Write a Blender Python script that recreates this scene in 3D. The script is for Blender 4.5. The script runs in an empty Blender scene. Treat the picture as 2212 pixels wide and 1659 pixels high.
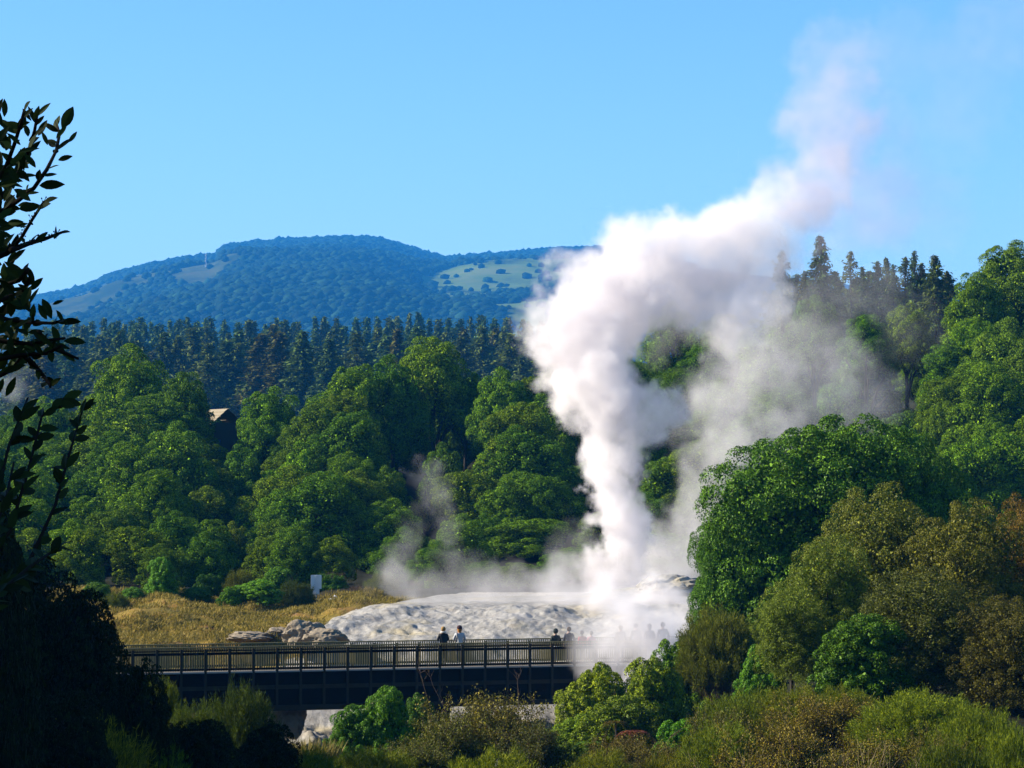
import bpy, bmesh, math, random
import numpy as np
from mathutils import Vector, Matrix

SC = bpy.context.scene
COL = SC.collection
R = math.radians
rnd = random.Random(7)

# ------------------------------------------------------------------ camera frame
CAMZ = 7.2
FPX = 100.0 / 36.0 * 2212.0          # focal length in pixels of a 2212 px wide picture
HOR = 1093.5                          # picture row of the horizon
PITCH = math.atan((HOR - 829.5) / FPX)
CP, SP = math.cos(PITCH), math.sin(PITCH)


def at(px, py, Y):
    dx, dy = (px - 1106.0) / FPX, (829.5 - py) / FPX
    d = (dx, CP - dy * SP, SP + dy * CP)
    t = Y / d[1]
    return Vector((d[0] * t, Y, CAMZ + d[2] * t))


def m_px(Y):
    return Y / FPX


# ------------------------------------------------------------------ numpy noise
def _hash(ix, iy, seed):
    h = (ix.astype(np.int64) * 374761393 + iy.astype(np.int64) * 668265263 + seed * 1442695041) & 0x7FFFFFFF
    h = ((h ^ (h >> 13)) * 1274126177) & 0x7FFFFFFF
    return ((h ^ (h >> 16)) & 0xFFFF) / 65535.0


def vnoise(x, y, seed=0):
    x = np.asarray(x, float); y = np.asarray(y, float)
    ix, iy = np.floor(x), np.floor(y)
    fx, fy = x - ix, y - iy
    fx = fx * fx * (3 - 2 * fx); fy = fy * fy * (3 - 2 * fy)
    a = _hash(ix, iy, seed); b = _hash(ix + 1, iy, seed)
    c = _hash(ix, iy + 1, seed); d = _hash(ix + 1, iy + 1, seed)
    return (a + (b - a) * fx) * (1 - fy) + (c + (d - c) * fx) * fy


def fbm(x, y, oct=4, seed=0, ridged=False):
    s, amp, tot = 0.0, 1.0, 0.0
    for k in range(oct):
        n = vnoise(x * 2 ** k, y * 2 ** k, seed + k * 17)
        if ridged:
            n = 1 - abs(2 * n - 1)
        s = s + n * amp
        tot += amp
        amp *= 0.5
    return s / tot


def smooth(a, b, x):
    t = np.clip((np.asarray(x, float) - a) / (b - a), 0, 1)
    return t * t * (3 - 2 * t)


# ------------------------------------------------------------------ materials
def new_mat(name):
    m = bpy.data.materials.new(name)
    m.use_nodes = True
    nt = m.node_tree
    for n in list(nt.nodes):
        nt.nodes.remove(n)
    out = nt.nodes.new('ShaderNodeOutputMaterial')
    return m, nt, out


def N(nt, typ, **kw):
    n = nt.nodes.new(typ)
    for k, v in kw.items():
        setattr(n, k, v)
    return n


AL = 0.70          # all surface colours below were read off a print and are scaled to albedo by this


def ramp(nt, fac, stops):
    r = N(nt, 'ShaderNodeValToRGB')
    el = r.color_ramp.elements
    while len(el) < len(stops):
        el.new(0.5)
    for e, (p, c) in zip(el, stops):
        e.position = p
        e.color = (*(x * AL if len(stops) > 2 or stops[0][1] != (0, 0, 0) else x for x in c), 1)
    nt.links.new(fac, r.inputs[0])
    return r.outputs[0]


def mixc(nt, fac, a, b, mode='MIX'):
    m = N(nt, 'ShaderNodeMix', data_type='RGBA', blend_type=mode)
    for sock, v in ((m.inputs[0], fac), (m.inputs[6], a), (m.inputs[7], b)):
        if isinstance(v, bpy.types.NodeSocket):
            nt.links.new(v, sock)
        elif isinstance(v, (int, float)):
            sock.default_value = v
        else:
            sock.default_value = (*v, 1)
    return m.outputs[2]


def noise(nt, scale, detail=4, rough=0.55, coord='Object', vec=None):
    if vec is None:
        tc = N(nt, 'ShaderNodeTexCoord')
        vec = tc.outputs[coord]
    n = N(nt, 'ShaderNodeTexNoise')
    n.inputs['Scale'].default_value = scale
    n.inputs['Detail'].default_value = detail
    n.inputs['Roughness'].default_value = rough
    nt.links.new(vec, n.inputs['Vector'])
    return n.outputs[0]


def leaf_mat(name, dark, mid, light, rough=0.5, trans=0.22, spec=0.35, blotch=0.35):
    """leaves: colour varies leaf by leaf, in patches and from plant to plant (object colour)"""
    m, nt, out = new_mat(name)
    geo = N(nt, 'ShaderNodeNewGeometry')
    c = ramp(nt, geo.outputs['Random Per Island'], [(0.0, tuple(x * .75 for x in dark)), (0.5, mid), (0.88, light), (1.0, tuple(x * 1.5 for x in light))])
    oi = N(nt, 'ShaderNodeObjectInfo')
    n1 = noise(nt, blotch, 3)
    c = mixc(nt, n1, c, mixc(nt, 1.0, c, (0.75, 0.72, 0.8), 'MULTIPLY'))
    c = mixc(nt, 1.0, c, oi.outputs['Color'], 'MULTIPLY')
    p = N(nt, 'ShaderNodeBsdfPrincipled')
    nt.links.new(c, p.inputs['Base Color'])
    p.inputs['Roughness'].default_value = rough
    p.inputs['Specular IOR Level'].default_value = spec
    t = N(nt, 'ShaderNodeBsdfTranslucent')
    nt.links.new(c, t.inputs['Color'])
    mx = N(nt, 'ShaderNodeMixShader')
    mx.inputs[0].default_value = trans
    nt.links.new(p.outputs[0], mx.inputs[1])
    nt.links.new(t.outputs[0], mx.inputs[2])
    nt.links.new(mx.outputs[0], out.inputs['Surface'])
    return m


def plain_mat(name, a, b=None, scale=6.0, rough=0.8, bump=0.0, bscale=30, spec=0.3, detail=5):
    m, nt, out = new_mat(name)
    p = N(nt, 'ShaderNodeBsdfPrincipled')
    p.inputs['Roughness'].default_value = rough
    p.inputs['Specular IOR Level'].default_value = spec
    b = b or tuple(x * 0.75 for x in a)
    c = mixc(nt, noise(nt, scale, detail), tuple(x * AL for x in a), tuple(x * AL for x in b))
    nt.links.new(c, p.inputs['Base Color'])
    if bump:
        bn = N(nt, 'ShaderNodeBump')
        bn.inputs['Strength'].default_value = bump
        bn.inputs['Distance'].default_value = 0.05
        nt.links.new(noise(nt, bscale, 6), bn.inputs['Height'])
        nt.links.new(bn.outputs[0], p.inputs['Normal'])
    nt.links.new(p.outputs[0], out.inputs['Surface'])
    return m


M = {}
M['broad'] = leaf_mat('broadleaf_green', (0.030, 0.075, 0.004), (0.115, 0.25, 0.007), (0.27, 0.47, 0.014), 0.7, 0.08, 0.03)
M['gloss'] = leaf_mat('glossy_green', (0.034, 0.09, 0.004), (0.095, 0.225, 0.008), (0.19, 0.38, 0.015), 0.5, 0.12, 0.10)
M['olive'] = leaf_mat('olive_leaf', (0.056, 0.07, 0.005), (0.135, 0.165, 0.009), (0.25, 0.27, 0.016), 0.55, 0.14, 0.15, 0.5)
M['needle'] = leaf_mat('manuka_needle', (0.065, 0.105, 0.008), (0.12, 0.18, 0.012), (0.20, 0.25, 0.02), 0.7, 0.25, 0.1, 0.6)
M['twig'] = plain_mat('twig_bark', (0.19, 0.115, 0.065), (0.09, 0.06, 0.04), 9, 0.85)
M['paletwig'] = plain_mat('pale_bark', (0.36, 0.28, 0.13), (0.16, 0.12, 0.06), 7, 0.85)
M['conifer'] = leaf_mat('conifer_green', (0.10, 0.14, 0.020), (0.14, 0.19, 0.026), (0.19, 0.24, 0.034), 0.7, 0.15, 0.1, 0.15)
M['bark'] = plain_mat('bark', (0.05, 0.04, 0.03), (0.025, 0.02, 0.016), 5, 0.9, 0.4)
M['darkbark'] = plain_mat('dark_bark', (0.02, 0.016, 0.013), None, 9, 0.95, spec=.05)
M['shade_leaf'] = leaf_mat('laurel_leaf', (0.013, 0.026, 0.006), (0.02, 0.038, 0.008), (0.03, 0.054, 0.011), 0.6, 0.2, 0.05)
M['grass'] = leaf_mat('dry_grass', (0.15, 0.14, 0.018), (0.31, 0.25, 0.03), (0.48, 0.36, 0.07), 0.7, 0.3, 0.2, 0.25)
M['reed'] = leaf_mat('yellow_reed', (0.14, 0.13, 0.02), (0.26, 0.22, 0.04), (0.40, 0.32, 0.07), 0.6, 0.3, 0.2)
M['rust'] = leaf_mat('rusty_frond', (0.13, 0.04, 0.02), (0.24, 0.075, 0.03), (0.33, 0.13, 0.05), 0.6, 0.25, 0.2)
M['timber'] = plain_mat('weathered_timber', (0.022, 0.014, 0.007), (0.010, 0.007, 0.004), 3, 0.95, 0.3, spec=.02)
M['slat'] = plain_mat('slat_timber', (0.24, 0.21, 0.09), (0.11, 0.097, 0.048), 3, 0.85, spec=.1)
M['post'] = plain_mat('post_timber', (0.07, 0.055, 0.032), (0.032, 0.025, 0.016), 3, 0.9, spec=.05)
M['ledge'] = plain_mat('pale_plank', (0.42, 0.41, 0.38), (0.26, 0.25, 0.23), 2, 0.8)
M['deck'] = plain_mat('deck_plank', (0.16, 0.14, 0.11), (0.08, 0.07, 0.06), 2, 0.8)
M['metal'] = plain_mat('pale_metal', (0.85, 0.87, 0.88), (0.75, 0.77, 0.78), 2, 0.5)
M['white'] = plain_mat('white_paint', (0.8, 0.8, 0.8), (0.7, 0.7, 0.7), 1, 0.5)
M['thatch'] = plain_mat('plank_roof', (0.42, 0.36, 0.26), (0.25, 0.20, 0.13), 6, 0.9, 0.3)
M['wallwood'] = plain_mat('dark_wall', (0.05, 0.04, 0.035), None, 3, 0.9)
M['tarp'] = plain_mat('blue_tarp', (0.02, 0.09, 0.32), (0.015, 0.06, 0.22), 3, 0.6)
M['skin'] = plain_mat('skin', (0.5, 0.3, 0.22), (0.45, 0.27, 0.2), 8, 0.6)
for nm, c in (('black', (0.012, 0.012, 0.013)), ('offwhite', (0.62, 0.63, 0.66)), ('navy', (0.02, 0.025, 0.05)),
              ('red', (0.6, 0.03, 0.04)), ('pink', (0.55, 0.16, 0.2)), ('charcoal', (0.03, 0.03, 0.035)),
              ('denim', (0.05, 0.07, 0.13)), ('greycloth', (0.09, 0.09, 0.1)), ('blond', (0.42, 0.24, 0.06)),
              ('brownhair', (0.06, 0.03, 0.018)), ('ginger', (0.5, 0.2, 0.02)), ('fur', (0.75, 0.72, 0.68)), ('maroon', (0.05, 0.012, 0.014)),
              ('green_jacket', (0.02, 0.03, 0.025))):
    M[nm] = plain_mat(nm, c, None, 12, 0.85)


def mat_sinter():
    m, nt, out = new_mat('sinter_rock')
    p = N(nt, 'ShaderNodeBsdfPrincipled')
    p.inputs['Roughness'].default_value = 0.75
    p.inputs['Specular IOR Level'].default_value = 0.25
    n1 = noise(nt, 0.35, 5)
    n2 = noise(nt, 2.5, 8, 0.65)
    n3 = noise(nt, 1.1, 6)
    c = ramp(nt, n2, [(0.25, (0.19, 0.175, 0.155)), (0.40, (0.30, 0.285, 0.26)), (0.52, (0.38, 0.36, 0.335)), (0.62, (0.45, 0.43, 0.40)), (0.8, (0.52, 0.49, 0.46))])
    y = ramp(nt, n1, [(0.53, (0, 0, 0)), (0.68, (1, 1, 1))])
    c = mixc(nt, mixc(nt, 0.55, (0, 0, 0), y), c, (0.34, 0.27, 0.12))
    pk = ramp(nt, n3, [(0.54, (0, 0, 0)), (0.68, (1, 1, 1))])
    c = mixc(nt, mixc(nt, 0.5, (0, 0, 0), pk), c, (0.20, 0.17, 0.14))
    nt.links.new(c, p.inputs['Base Color'])
    b = N(nt, 'ShaderNodeBump')
    b.inputs['Strength'].default_value = .8
    b.inputs['Distance'].default_value = 0.14
    nt.links.new(noise(nt, 3.2, 10, 0.75), b.inputs['Height'])
    nt.links.new(b.outputs[0], p.inputs['Normal'])
    nt.links.new(p.outputs[0], out.inputs['Surface'])
    return m


def mat_ground():
    """forest floor; attribute 'grassy' turns it to dry yellow turf with bare pale and orange earth"""
    m, nt, out = new_mat('earth')
    p = N(nt, 'ShaderNodeBsdfPrincipled')
    p.inputs['Roughness'].default_value = 0.95
    p.inputs['Specular IOR Level'].default_value = 0.1
    floor = ramp(nt, noise(nt, 0.9, 6), [(0.3, (0.008, 0.009, 0.004)), (0.7, (0.022, 0.024, 0.009))])
    turf = ramp(nt, noise(nt, 0.7, 8, 0.65), [(0.25, (0.12, 0.10, 0.02)), (0.45, (0.24, 0.17, 0.03)), (0.56, (0.30, 0.19, 0.04)),
                                               (0.64, (0.26, 0.13, 0.03)), (0.74, (0.30, 0.24, 0.18))])
    at_ = N(nt, 'ShaderNodeAttribute', attribute_name='grassy')
    c = mixc(nt, at_.outputs['Fac'], floor, turf)
    nt.links.new(c, p.inputs['Base Color'])
    b = N(nt, 'ShaderNodeBump')
    b.inputs['Strength'].default_value = 0.7
    b.inputs['Distance'].default_value = 0.1
    nt.links.new(noise(nt, 3, 8, 0.7), b.inputs['Height'])
    nt.links.new(b.outputs[0], p.inputs['Normal'])
    nt.links.new(p.outputs[0], out.inputs['Surface'])
    return m


def mat_hill():
    m, nt, out = new_mat('hill_ground')
    p = N(nt, 'ShaderNodeBsdfPrincipled')
    p.inputs['Roughness'].default_value = 0.95
    p.inputs['Specular IOR Level'].default_value = 0.05
    n = noise(nt, 0.006, 6, 0.6)
    wood = ramp(nt, n, [(0.3, (0.02, 0.035, 0.015)), (0.7, (0.035, 0.055, 0.02))])
    mead = ramp(nt, noise(nt, 0.012, 6, 0.6), [(0.38, (0.015, 0.035, 0.010)), (0.46, (0.08, 0.12, 0.015)), (0.55, (0.11, 0.17, 0.02)), (0.68, (0.16, 0.19, 0.035))])
    dry = ramp(nt, noise(nt, 0.016, 7, 0.65), [(0.42, (0.02, 0.04, 0.012)), (0.53, (0.05, 0.068, 0.018)), (0.60, (0.07, 0.088, 0.022)), (0.74, (0.085, 0.078, 0.03))])
    am = N(nt, 'ShaderNodeAttribute', attribute_name='meadow')
    ad = N(nt, 'ShaderNodeAttribute', attribute_name='dry')
    c = mixc(nt, am.outputs['Fac'], wood, mead)
    c = mixc(nt, ad.outputs['Fac'], c, dry)
    nt.links.new(c, p.inputs['Base Color'])
    nt.links.new(p.outputs[0], out.inputs['Surface'])
    return m


M['sinter'] = mat_sinter()
M['ground'] = mat_ground()
M['rock'] = plain_mat('grey_brown_rock', (0.40, 0.34, 0.26), (0.15, 0.11, 0.07), 1.6, 0.9, 1.0, 3.5, .1, 9)
M['hill'] = mat_hill()
M['hillwood'] = leaf_mat('hill_trees', (0.006, 0.024, 0.012), (0.010, 0.036, 0.017), (0.018, 0.055, 0.022), 0.8, 0.0, 0.03, 0.004)  # blue added to the leaf green stands in for distance haze


# ------------------------------------------------------------------ mesh helpers
def mesh_np(name, V, F, mat, smooth_=False):
    """V (n,3), F (m,k) all faces with k corners"""
    V = np.asarray(V, np.float32); F = np.asarray(F, np.int32)
    me = bpy.data.meshes.new(name)
    me.vertices.add(len(V))
    me.vertices.foreach_set('co', V.ravel())
    k = F.shape[1]
    me.loops.add(F.size)
    me.loops.foreach_set('vertex_index', F.ravel())
    me.polygons.add(len(F))
    me.polygons.foreach_set('loop_start', np.arange(0, F.size, k, dtype=np.int32))
    try:
        me.polygons.foreach_set('loop_total', np.full(len(F), k, dtype=np.int32))
    except Exception:
        pass
    if smooth_:
        me.polygons.foreach_set('use_smooth', np.ones(len(F), bool))
    if mat is not None:
        me.materials.append(mat)
    me.update(calc_edges=True)
    return me


def link(name, me, parent=None, color=None):
    o = bpy.data.objects.new(name, me)
    COL.objects.link(o)
    if parent is not None:
        o.parent = parent
    if color is not None:
        o.color = (*color, 1)
    return o


def tag(o, label=None, cat=None, group=None, kind=None):
    if label: o['label'] = label
    if cat: o['category'] = cat
    if group: o['group'] = group
    if kind: o['kind'] = kind
    return o


def root(name, loc, label, cat, group=None, rz=0.0):
    o = bpy.data.objects.new(name, None)
    COL.objects.link(o)
    o.empty_display_size = 0.3
    o.location = loc
    o.rotation_euler = (0, 0, rz)
    return tag(o, label, cat, group)


class MB:
    """collects boxes, tubes and leaves into one mesh"""
    def __init__(s):
        s.v, s.f = [], []

    def box(s, lo, hi, mat=None):
        b = len(s.v)
        for z in (lo[2], hi[2]):
            for x, y in ((lo[0], lo[1]), (hi[0], lo[1]), (hi[0], hi[1]), (lo[0], hi[1])):
                s.v.append(Vector((x, y, z)) if mat is None else mat @ Vector((x, y, z)))
        for q in ((3, 2, 1, 0), (4, 5, 6, 7), (0, 1, 5, 4), (1, 2, 6, 5), (2, 3, 7, 6), (3, 0, 4, 7)):
            s.f.append([b + i for i in q])
        return s

    def tube(s, pts, radii, n=5, cap=True):
        pts = [Vector(p) for p in pts]
        rings = []
        for i, p in enumerate(pts):
            d = (pts[min(i + 1, len(pts) - 1)] - pts[max(i - 1, 0)])
            d = d.normalized() if d.length > 1e-9 else Vector((0, 0, 1))
            a = d.cross(Vector((0, 0, 1)) if abs(d.z) < 0.9 else Vector((1, 0, 0))).normalized()
            c = d.cross(a)
            b = len(s.v)
            for k in range(n):
                t = 2 * math.pi * k / n
                s.v.append(p + (a * math.cos(t) + c * math.sin(t)) * radii[i])
            rings.append(b)
        for r0, r1 in zip(rings, rings[1:]):
            for k in range(n):
                s.f.append([r0 + k, r0 + (k + 1) % n, r1 + (k + 1) % n, r1 + k])
        if cap:
            s.f.append([rings[0] + k for k in reversed(range(n))])
            s.f.append([rings[-1] + k for k in range(n)])
        return s

    def mesh(s, name, mat, smooth_=False):
        me = bpy.data.meshes.new(name)
        me.from_pydata([tuple(v) for v in s.v], [], s.f)
        if smooth_:
            for p in me.polygons: p.use_smooth = True
        me.materials.append(mat)
        me.update()
        return me

    def build(s, name, mat, parent=None, smooth_=False):
        return link(name, s.mesh(name, mat, smooth_), parent)


def norm(a):
    return a / np.maximum(np.linalg.norm(a, axis=-1, keepdims=True), 1e-9)


def leaves_np(C, Nn, L, W, rng, droop=0.0, T=None):
    """folded diamond leaves: centres, normals, lengths, widths -> V, F(quads)"""
    n = len(C)
    Nn = norm(Nn)
    if T is None:
        T = np.cross(Nn, rng.normal(size=(n, 3)))
    T = norm(T)
    B = norm(np.cross(Nn, T))
    L = np.broadcast_to(np.asarray(L, float).reshape(-1, 1), (n, 1)); W = np.broadcast_to(np.asarray(W, float).reshape(-1, 1), (n, 1))
    V = np.empty((n, 4, 3))
    V[:, 0] = C - T * L * 0.5
    V[:, 1] = C + B * W * 0.5 + Nn * W * 0.25
    V[:, 2] = C + T * L * 0.5 - np.array([0, 0, 1.0]) * L * droop
    V[:, 3] = C - B * W * 0.5 + Nn * W * 0.25
    F = np.arange(n * 4).reshape(n, 4)
    return V.reshape(-1, 3), F


def fib(n):
    i = np.arange(n) + 0.5
    ph = np.arccos(1 - 2 * i / n)
    th = math.pi * (1 + 5 ** 0.5) * i
    return np.stack([np.cos(th) * np.sin(ph), np.sin(th) * np.sin(ph), np.cos(ph)], 1)


def crown_np(lobes, clump_r, clumps_k, leaves, leaf_l, leaf_w, seed, low=-0.55, fill=0.25, jit=0.55, spread=0.3):
    """a crown made of lobes, each lobe covered by leaf clumps, each clump a shell of small leaves"""
    rng = np.random.default_rng(seed)
    lobes = [np.array(l, float) for l in lobes]
    CC, CN, CR = [], [], []
    for i, l in enumerate(lobes):
        c, r = l[:3], l[3:6]
        n = max(6, int(clumps_k * (r[0] * r[1] + r[0] * r[2] + r[1] * r[2]) / 3 * 4 * math.pi / (clump_r ** 2 * math.pi)))
        d = fib(n) + rng.normal(scale=0.12, size=(n, 3))
        d = norm(d)
        p = c + d * r * (1 + rng.normal(scale=0.05, size=(n, 1)))
        nn = norm(d / r)
        keep = nn[:, 2] > low
        for j, q in enumerate(lobes):
            if j != i:
                keep &= (((p - q[:3]) / (q[3:6] * 0.92)) ** 2).sum(1) > 1
        CC.append(p[keep]); CN.append(nn[keep])
    CC = np.concatenate(CC); CN = np.concatenate(CN)
    n = len(CC)
    CR = clump_r * rng.uniform(0.65, 1.35, n)
    k = leaves
    d = rng.normal(size=(n, k, 3))
    d = norm(d + CN[:, None, :] * 0.9 + np.array([0, 0, 0.35]))
    rad = CR[:, None, None] * (1 - spread * rng.random((n, k, 1)) ** 1.5)
    P = CC[:, None, :] + d * rad * np.array([1, 1, 0.85])
    P = P.reshape(-1, 3)
    Nn = (d + rng.normal(scale=jit, size=d.shape)).reshape(-1, 3)
    sz = rng.uniform(0.7, 1.3, len(P))
    V, F = leaves_np(P, Nn, leaf_l * sz, leaf_w * sz, rng)
    # inner, larger leaves that close the crown
    m = int(len(P) * fill)
    ii = rng.integers(0, n, m)
    mid = np.mean([l[:3] for l in lobes], axis=0)
    Q = CC[ii] + (mid - CC[ii]) * rng.uniform(0.12, 0.38, (m, 1)) + rng.normal(scale=clump_r * 0.5, size=(m, 3))
    V2, F2 = leaves_np(Q, rng.normal(size=(m, 3)), leaf_l * 2.6, leaf_w * 3.0, rng)
    return np.concatenate([V, V2]), np.concatenate([F, F2 + len(V)])


def dome_lobes(seed, n=7, T=1.5, wide=1.0):
    """a rounded crown about T times as tall as a half ball: a core, two rings of side lobes and a few on top"""
    r_ = random.Random(seed)
    L = [(0, 0, 0.85 * T, 0.60, 0.60, 0.62 * T)]
    for z0, z1, w0, w1, m in ((.2, .5, .52, .74, n), (.6, 1.0, .46, .70, n), (1.05, 1.25, .22, .42, 4)):
        o = r_.uniform(0, 6.28)
        for k in range(m):
            a = o + 2 * math.pi * (k + r_.uniform(-.35, .35)) / m
            rr = r_.uniform(w0, w1) * wide
            s = r_.uniform(0.26, 0.44)
            L.append((rr * math.cos(a), rr * math.sin(a), r_.uniform(z0, z1) * T, s, s, s * r_.uniform(.8, 1.0)))
    return L


def tall_lobes(seed, n=10):
    r_ = random.Random(seed)
    L = [(0, 0, 0.8, 0.55, 0.55, 0.8)]
    for k in range(n):
        a = r_.uniform(0, 6.28)
        z = r_.uniform(0.2, 1.7)
        rr = (0.55 - 0.2 * max(0, z - 0.8)) * r_.uniform(.7, 1.05)
        s = r_.uniform(0.28, 0.42)
        L.append((rr * math.cos(a), rr * math.sin(a), z, s, s, s))
    L.append((0.05, 0, 1.6, .33, .33, .33))
    return L


def normalize_crown(V):
    """unit crown: half-width 1, height 0..1"""
    lo, hi = np.percentile(V, 0.3, axis=0), np.percentile(V, 99.7, axis=0)
    V = V.copy()
    V[:, 0] = (V[:, 0] - (lo[0] + hi[0]) / 2) / ((hi[0] - lo[0]) / 2)
    V[:, 1] = (V[:, 1] - (lo[1] + hi[1]) / 2) / ((hi[1] - lo[1]) / 2)
    V[:, 2] = (V[:, 2] - lo[2]) / (hi[2] - lo[2])
    return V


CROWN = {}


def add_crown(key, lobes, mat, *a, **k):
    V, F = crown_np(lobes, *a, **k)
    CROWN[key] = mesh_np('crown', normalize_crown(V), F, M[mat])


for i in range(4):
    add_crown('dome%d' % i, dome_lobes(10 + i, 6 + i % 2, 1.5), 'broad', 0.20, 0.85, 620, 0.027, 0.018, 100 + i, jit=.6, spread=.3, fill=.3)
for i in range(3):
    add_crown('tall%d' % i, tall_lobes(30 + i), 'broad', 0.19, 0.85, 600, 0.027, 0.018, 130 + i, jit=.6, spread=.3, fill=.3)
for i in range(2):
    add_crown('big%d' % i, dome_lobes(40 + i, 9, 1.15), 'gloss', 0.115, 0.95, 330, 0.0185, 0.011, 150 + i, low=-0.8, jit=.6, spread=.3, fill=.4)
for i in range(3):
    add_crown('olive%d' % i, dome_lobes(50 + i, 7, 1.5), 'olive', 0.14, 0.85, 300, 0.020, 0.011, 160 + i, low=-0.85, jit=0.65, spread=0.4, fill=.35)
for i in range(2):
    add_crown('bush%d' % i, dome_lobes(60 + i, 6, 1.35), 'gloss', 0.17, 1.0, 330, 0.040, 0.022, 170 + i, low=-0.9)
for i in range(2):
    add_crown('shade%d' % i, dome_lobes(70 + i, 7, 1.25), 'shade_leaf', 0.13, 1.3, 150, 0.036, 0.02, 180 + i, low=-0.95)


def brush_np(seed, n_tuft=430, per=90, l=0.062, w=0.0055, up=0.55, flat=1.0):
    """manuka-like bush: tufts of fine upright needles over a rounded bush"""
    rng = np.random.default_rng(seed)
    d = rng.normal(size=(n_tuft, 3)); d[:, 2] = abs(d[:, 2]) * flat - 0.15
    d = norm(d)
    lump = 0.78 + 0.3 * vnoise(d[:, 0] * 2.2 + seed, d[:, 1] * 2.2 + d[:, 2] * 2, seed)
    c = d * lump[:, None] * rng.uniform(0.72, 1.0, (n_tuft, 1)) * np.array([1, 1, 0.9])
    ax = norm(d * 0.8 + np.array([0, 0, up]) + rng.normal(scale=0.25, size=(n_tuft, 3)))
    t = norm(ax[:, None, :] + rng.normal(scale=0.5, size=(n_tuft, per, 3)))
    L = l * rng.uniform(0.6, 1.5, (n_tuft, per, 1))
    P = c[:, None, :] + ax[:, None, :] * rng.uniform(-0.10, 0.11, (n_tuft, per, 1)) + rng.normal(scale=0.035, size=(n_tuft, per, 3)) + t * L * 0.4
    P = P.reshape(-1, 3); t = t.reshape(-1, 3)
    nn = np.cross(t, rng.normal(size=t.shape))
    V, F = leaves_np(P, nn, L.ravel(), w * 1.6, rng, T=t)
    m = n_tuft * 14
    q = rng.normal(size=(m, 3)); q[:, 2] = abs(q[:, 2]) - 0.1
    q = norm(q) * rng.uniform(0.3, 0.72, (m, 1)) * np.array([1, 1, 0.9])
    V2, F2 = leaves_np(q, rng.normal(size=(m, 3)), 0.16, 0.06, rng)
    return np.concatenate([V, V2]), np.concatenate([F, F2 + len(V)])


for i in range(3):
    V, F = brush_np(200 + i)
    CROWN['brush%d' % i] = mesh_np('foliage', normalize_crown(V), F, M['needle'])


def twig_mesh(seed, n_main=42, depth=3, spread=0.8, r0=0.012, mat='twig', leaf=None):
    """bare bush of forking twigs: (bark mesh, leaf mesh)"""
    r_ = random.Random(seed)
    mb = MB()
    tips = []

    def grow(p, d, L, r, k):
        n = 3
        pts = [p]
        for i in range(n):
            d = (d + Vector((r_.gauss(0, .16), r_.gauss(0, .16), r_.gauss(0.04, .12)))).normalized()
            pts.append(pts[-1] + d * L / n)
        mb.tube(pts, [r * (1 - 0.55 * i / n) for i in range(n + 1)], 3, False)
        tips.extend(pts[1:])
        if k > 0:
            for q in range(r_.choice((3, 4)) if k > 1 else 4):
                b = pts[r_.randint(1, n)]
                dd = (d + Vector((r_.gauss(0, .5), r_.gauss(0, .5), r_.gauss(0.12, .35)))).normalized()
                grow(b, dd, L * r_.uniform(.45, .75), r * .55, k - 1)

    for i in range(n_main):
        a = 2 * math.pi * i / n_main + r_.uniform(-.3, .3)
        s = spread * r_.uniform(0.1, 1)
        grow(Vector((0.1 * math.cos(a), 0.1 * math.sin(a), 0)), Vector((s * math.cos(a), s * math.sin(a), r_.uniform(.5, 1))).normalized(), r_.uniform(.45, .7), r0, depth)
    V = np.array([tuple(v) for v in mb.v])
    lo, hi = V.min(0), V.max(0)
    sc = np.array([2 / (hi[0] - lo[0]), 2 / (hi[1] - lo[1]), 1 / hi[2]])
    me = mesh_np('stem', V * sc, np.array(mb.f), M[mat])
    lm = None
    if leaf:
        rng = np.random.default_rng(seed)
        T = np.array([tuple(t) for t in tips]) * sc
        T = T[T[:, 2] > 0.25]
        T = np.repeat(T, leaf[1], 0) + rng.normal(scale=0.03, size=(len(T) * leaf[1], 3))
        V, F = leaves_np(T, rng.normal(size=T.shape) + np.array([0, 0, .5]), leaf[2], leaf[2] * 0.45, rng)
        lm = mesh_np('foliage', V, F, M[leaf[0]])
    return me, lm


TWIG = {'brown': [twig_mesh(300 + i, leaf=('olive', 4, 0.034)) for i in range(2)],
        'pale': [twig_mesh(310 + i, 14, 3, 1.2, 0.020, 'paletwig', ('needle', 2, 0.03)) for i in range(2)]}


def trunk_mesh(seed, limbs=6):
    r_ = random.Random(seed)
    mb = MB()
    pts = [(r_.uniform(-.02, .02) * i, r_.uniform(-.02, .02) * i, z) for i, z in enumerate((-0.08, 0.15, .35, .55, .75))]
    mb.tube(pts, [.075, .055, .045, .035, .02], 7)
    for k in range(limbs):
        a = 2 * math.pi * k / limbs + r_.uniform(-.3, .3)
        z0 = r_.uniform(.22, .5)
        p0 = Vector((0, 0, z0))
        p2 = Vector((.5 * math.cos(a), .5 * math.sin(a), z0 + r_.uniform(.2, .4)))
        mb.tube([p0, p0.lerp(p2, .5) + Vector((0, 0, .05)), p2], [.03, .02, .008], 5)
    return mb.mesh('trunk', M['bark'], True)


TRUNK = [trunk_mesh(400 + i) for i in range(3)]


# ------------------------------------------------------------------ terrain
SPUR_X = [-60, -36, -30.5, -24.5, -18.5, -12.2, -5.6, 1.4, 8, 14, 20, 25, 30, 38, 60]
SPUR_Z = [2, 1.0, -1.0, 3.0, -3.0, 3.6, -3.0, 2.8, 0.5, 1.5, 0.0, -6.0, 1.5, 4.0, 4.0]


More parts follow.
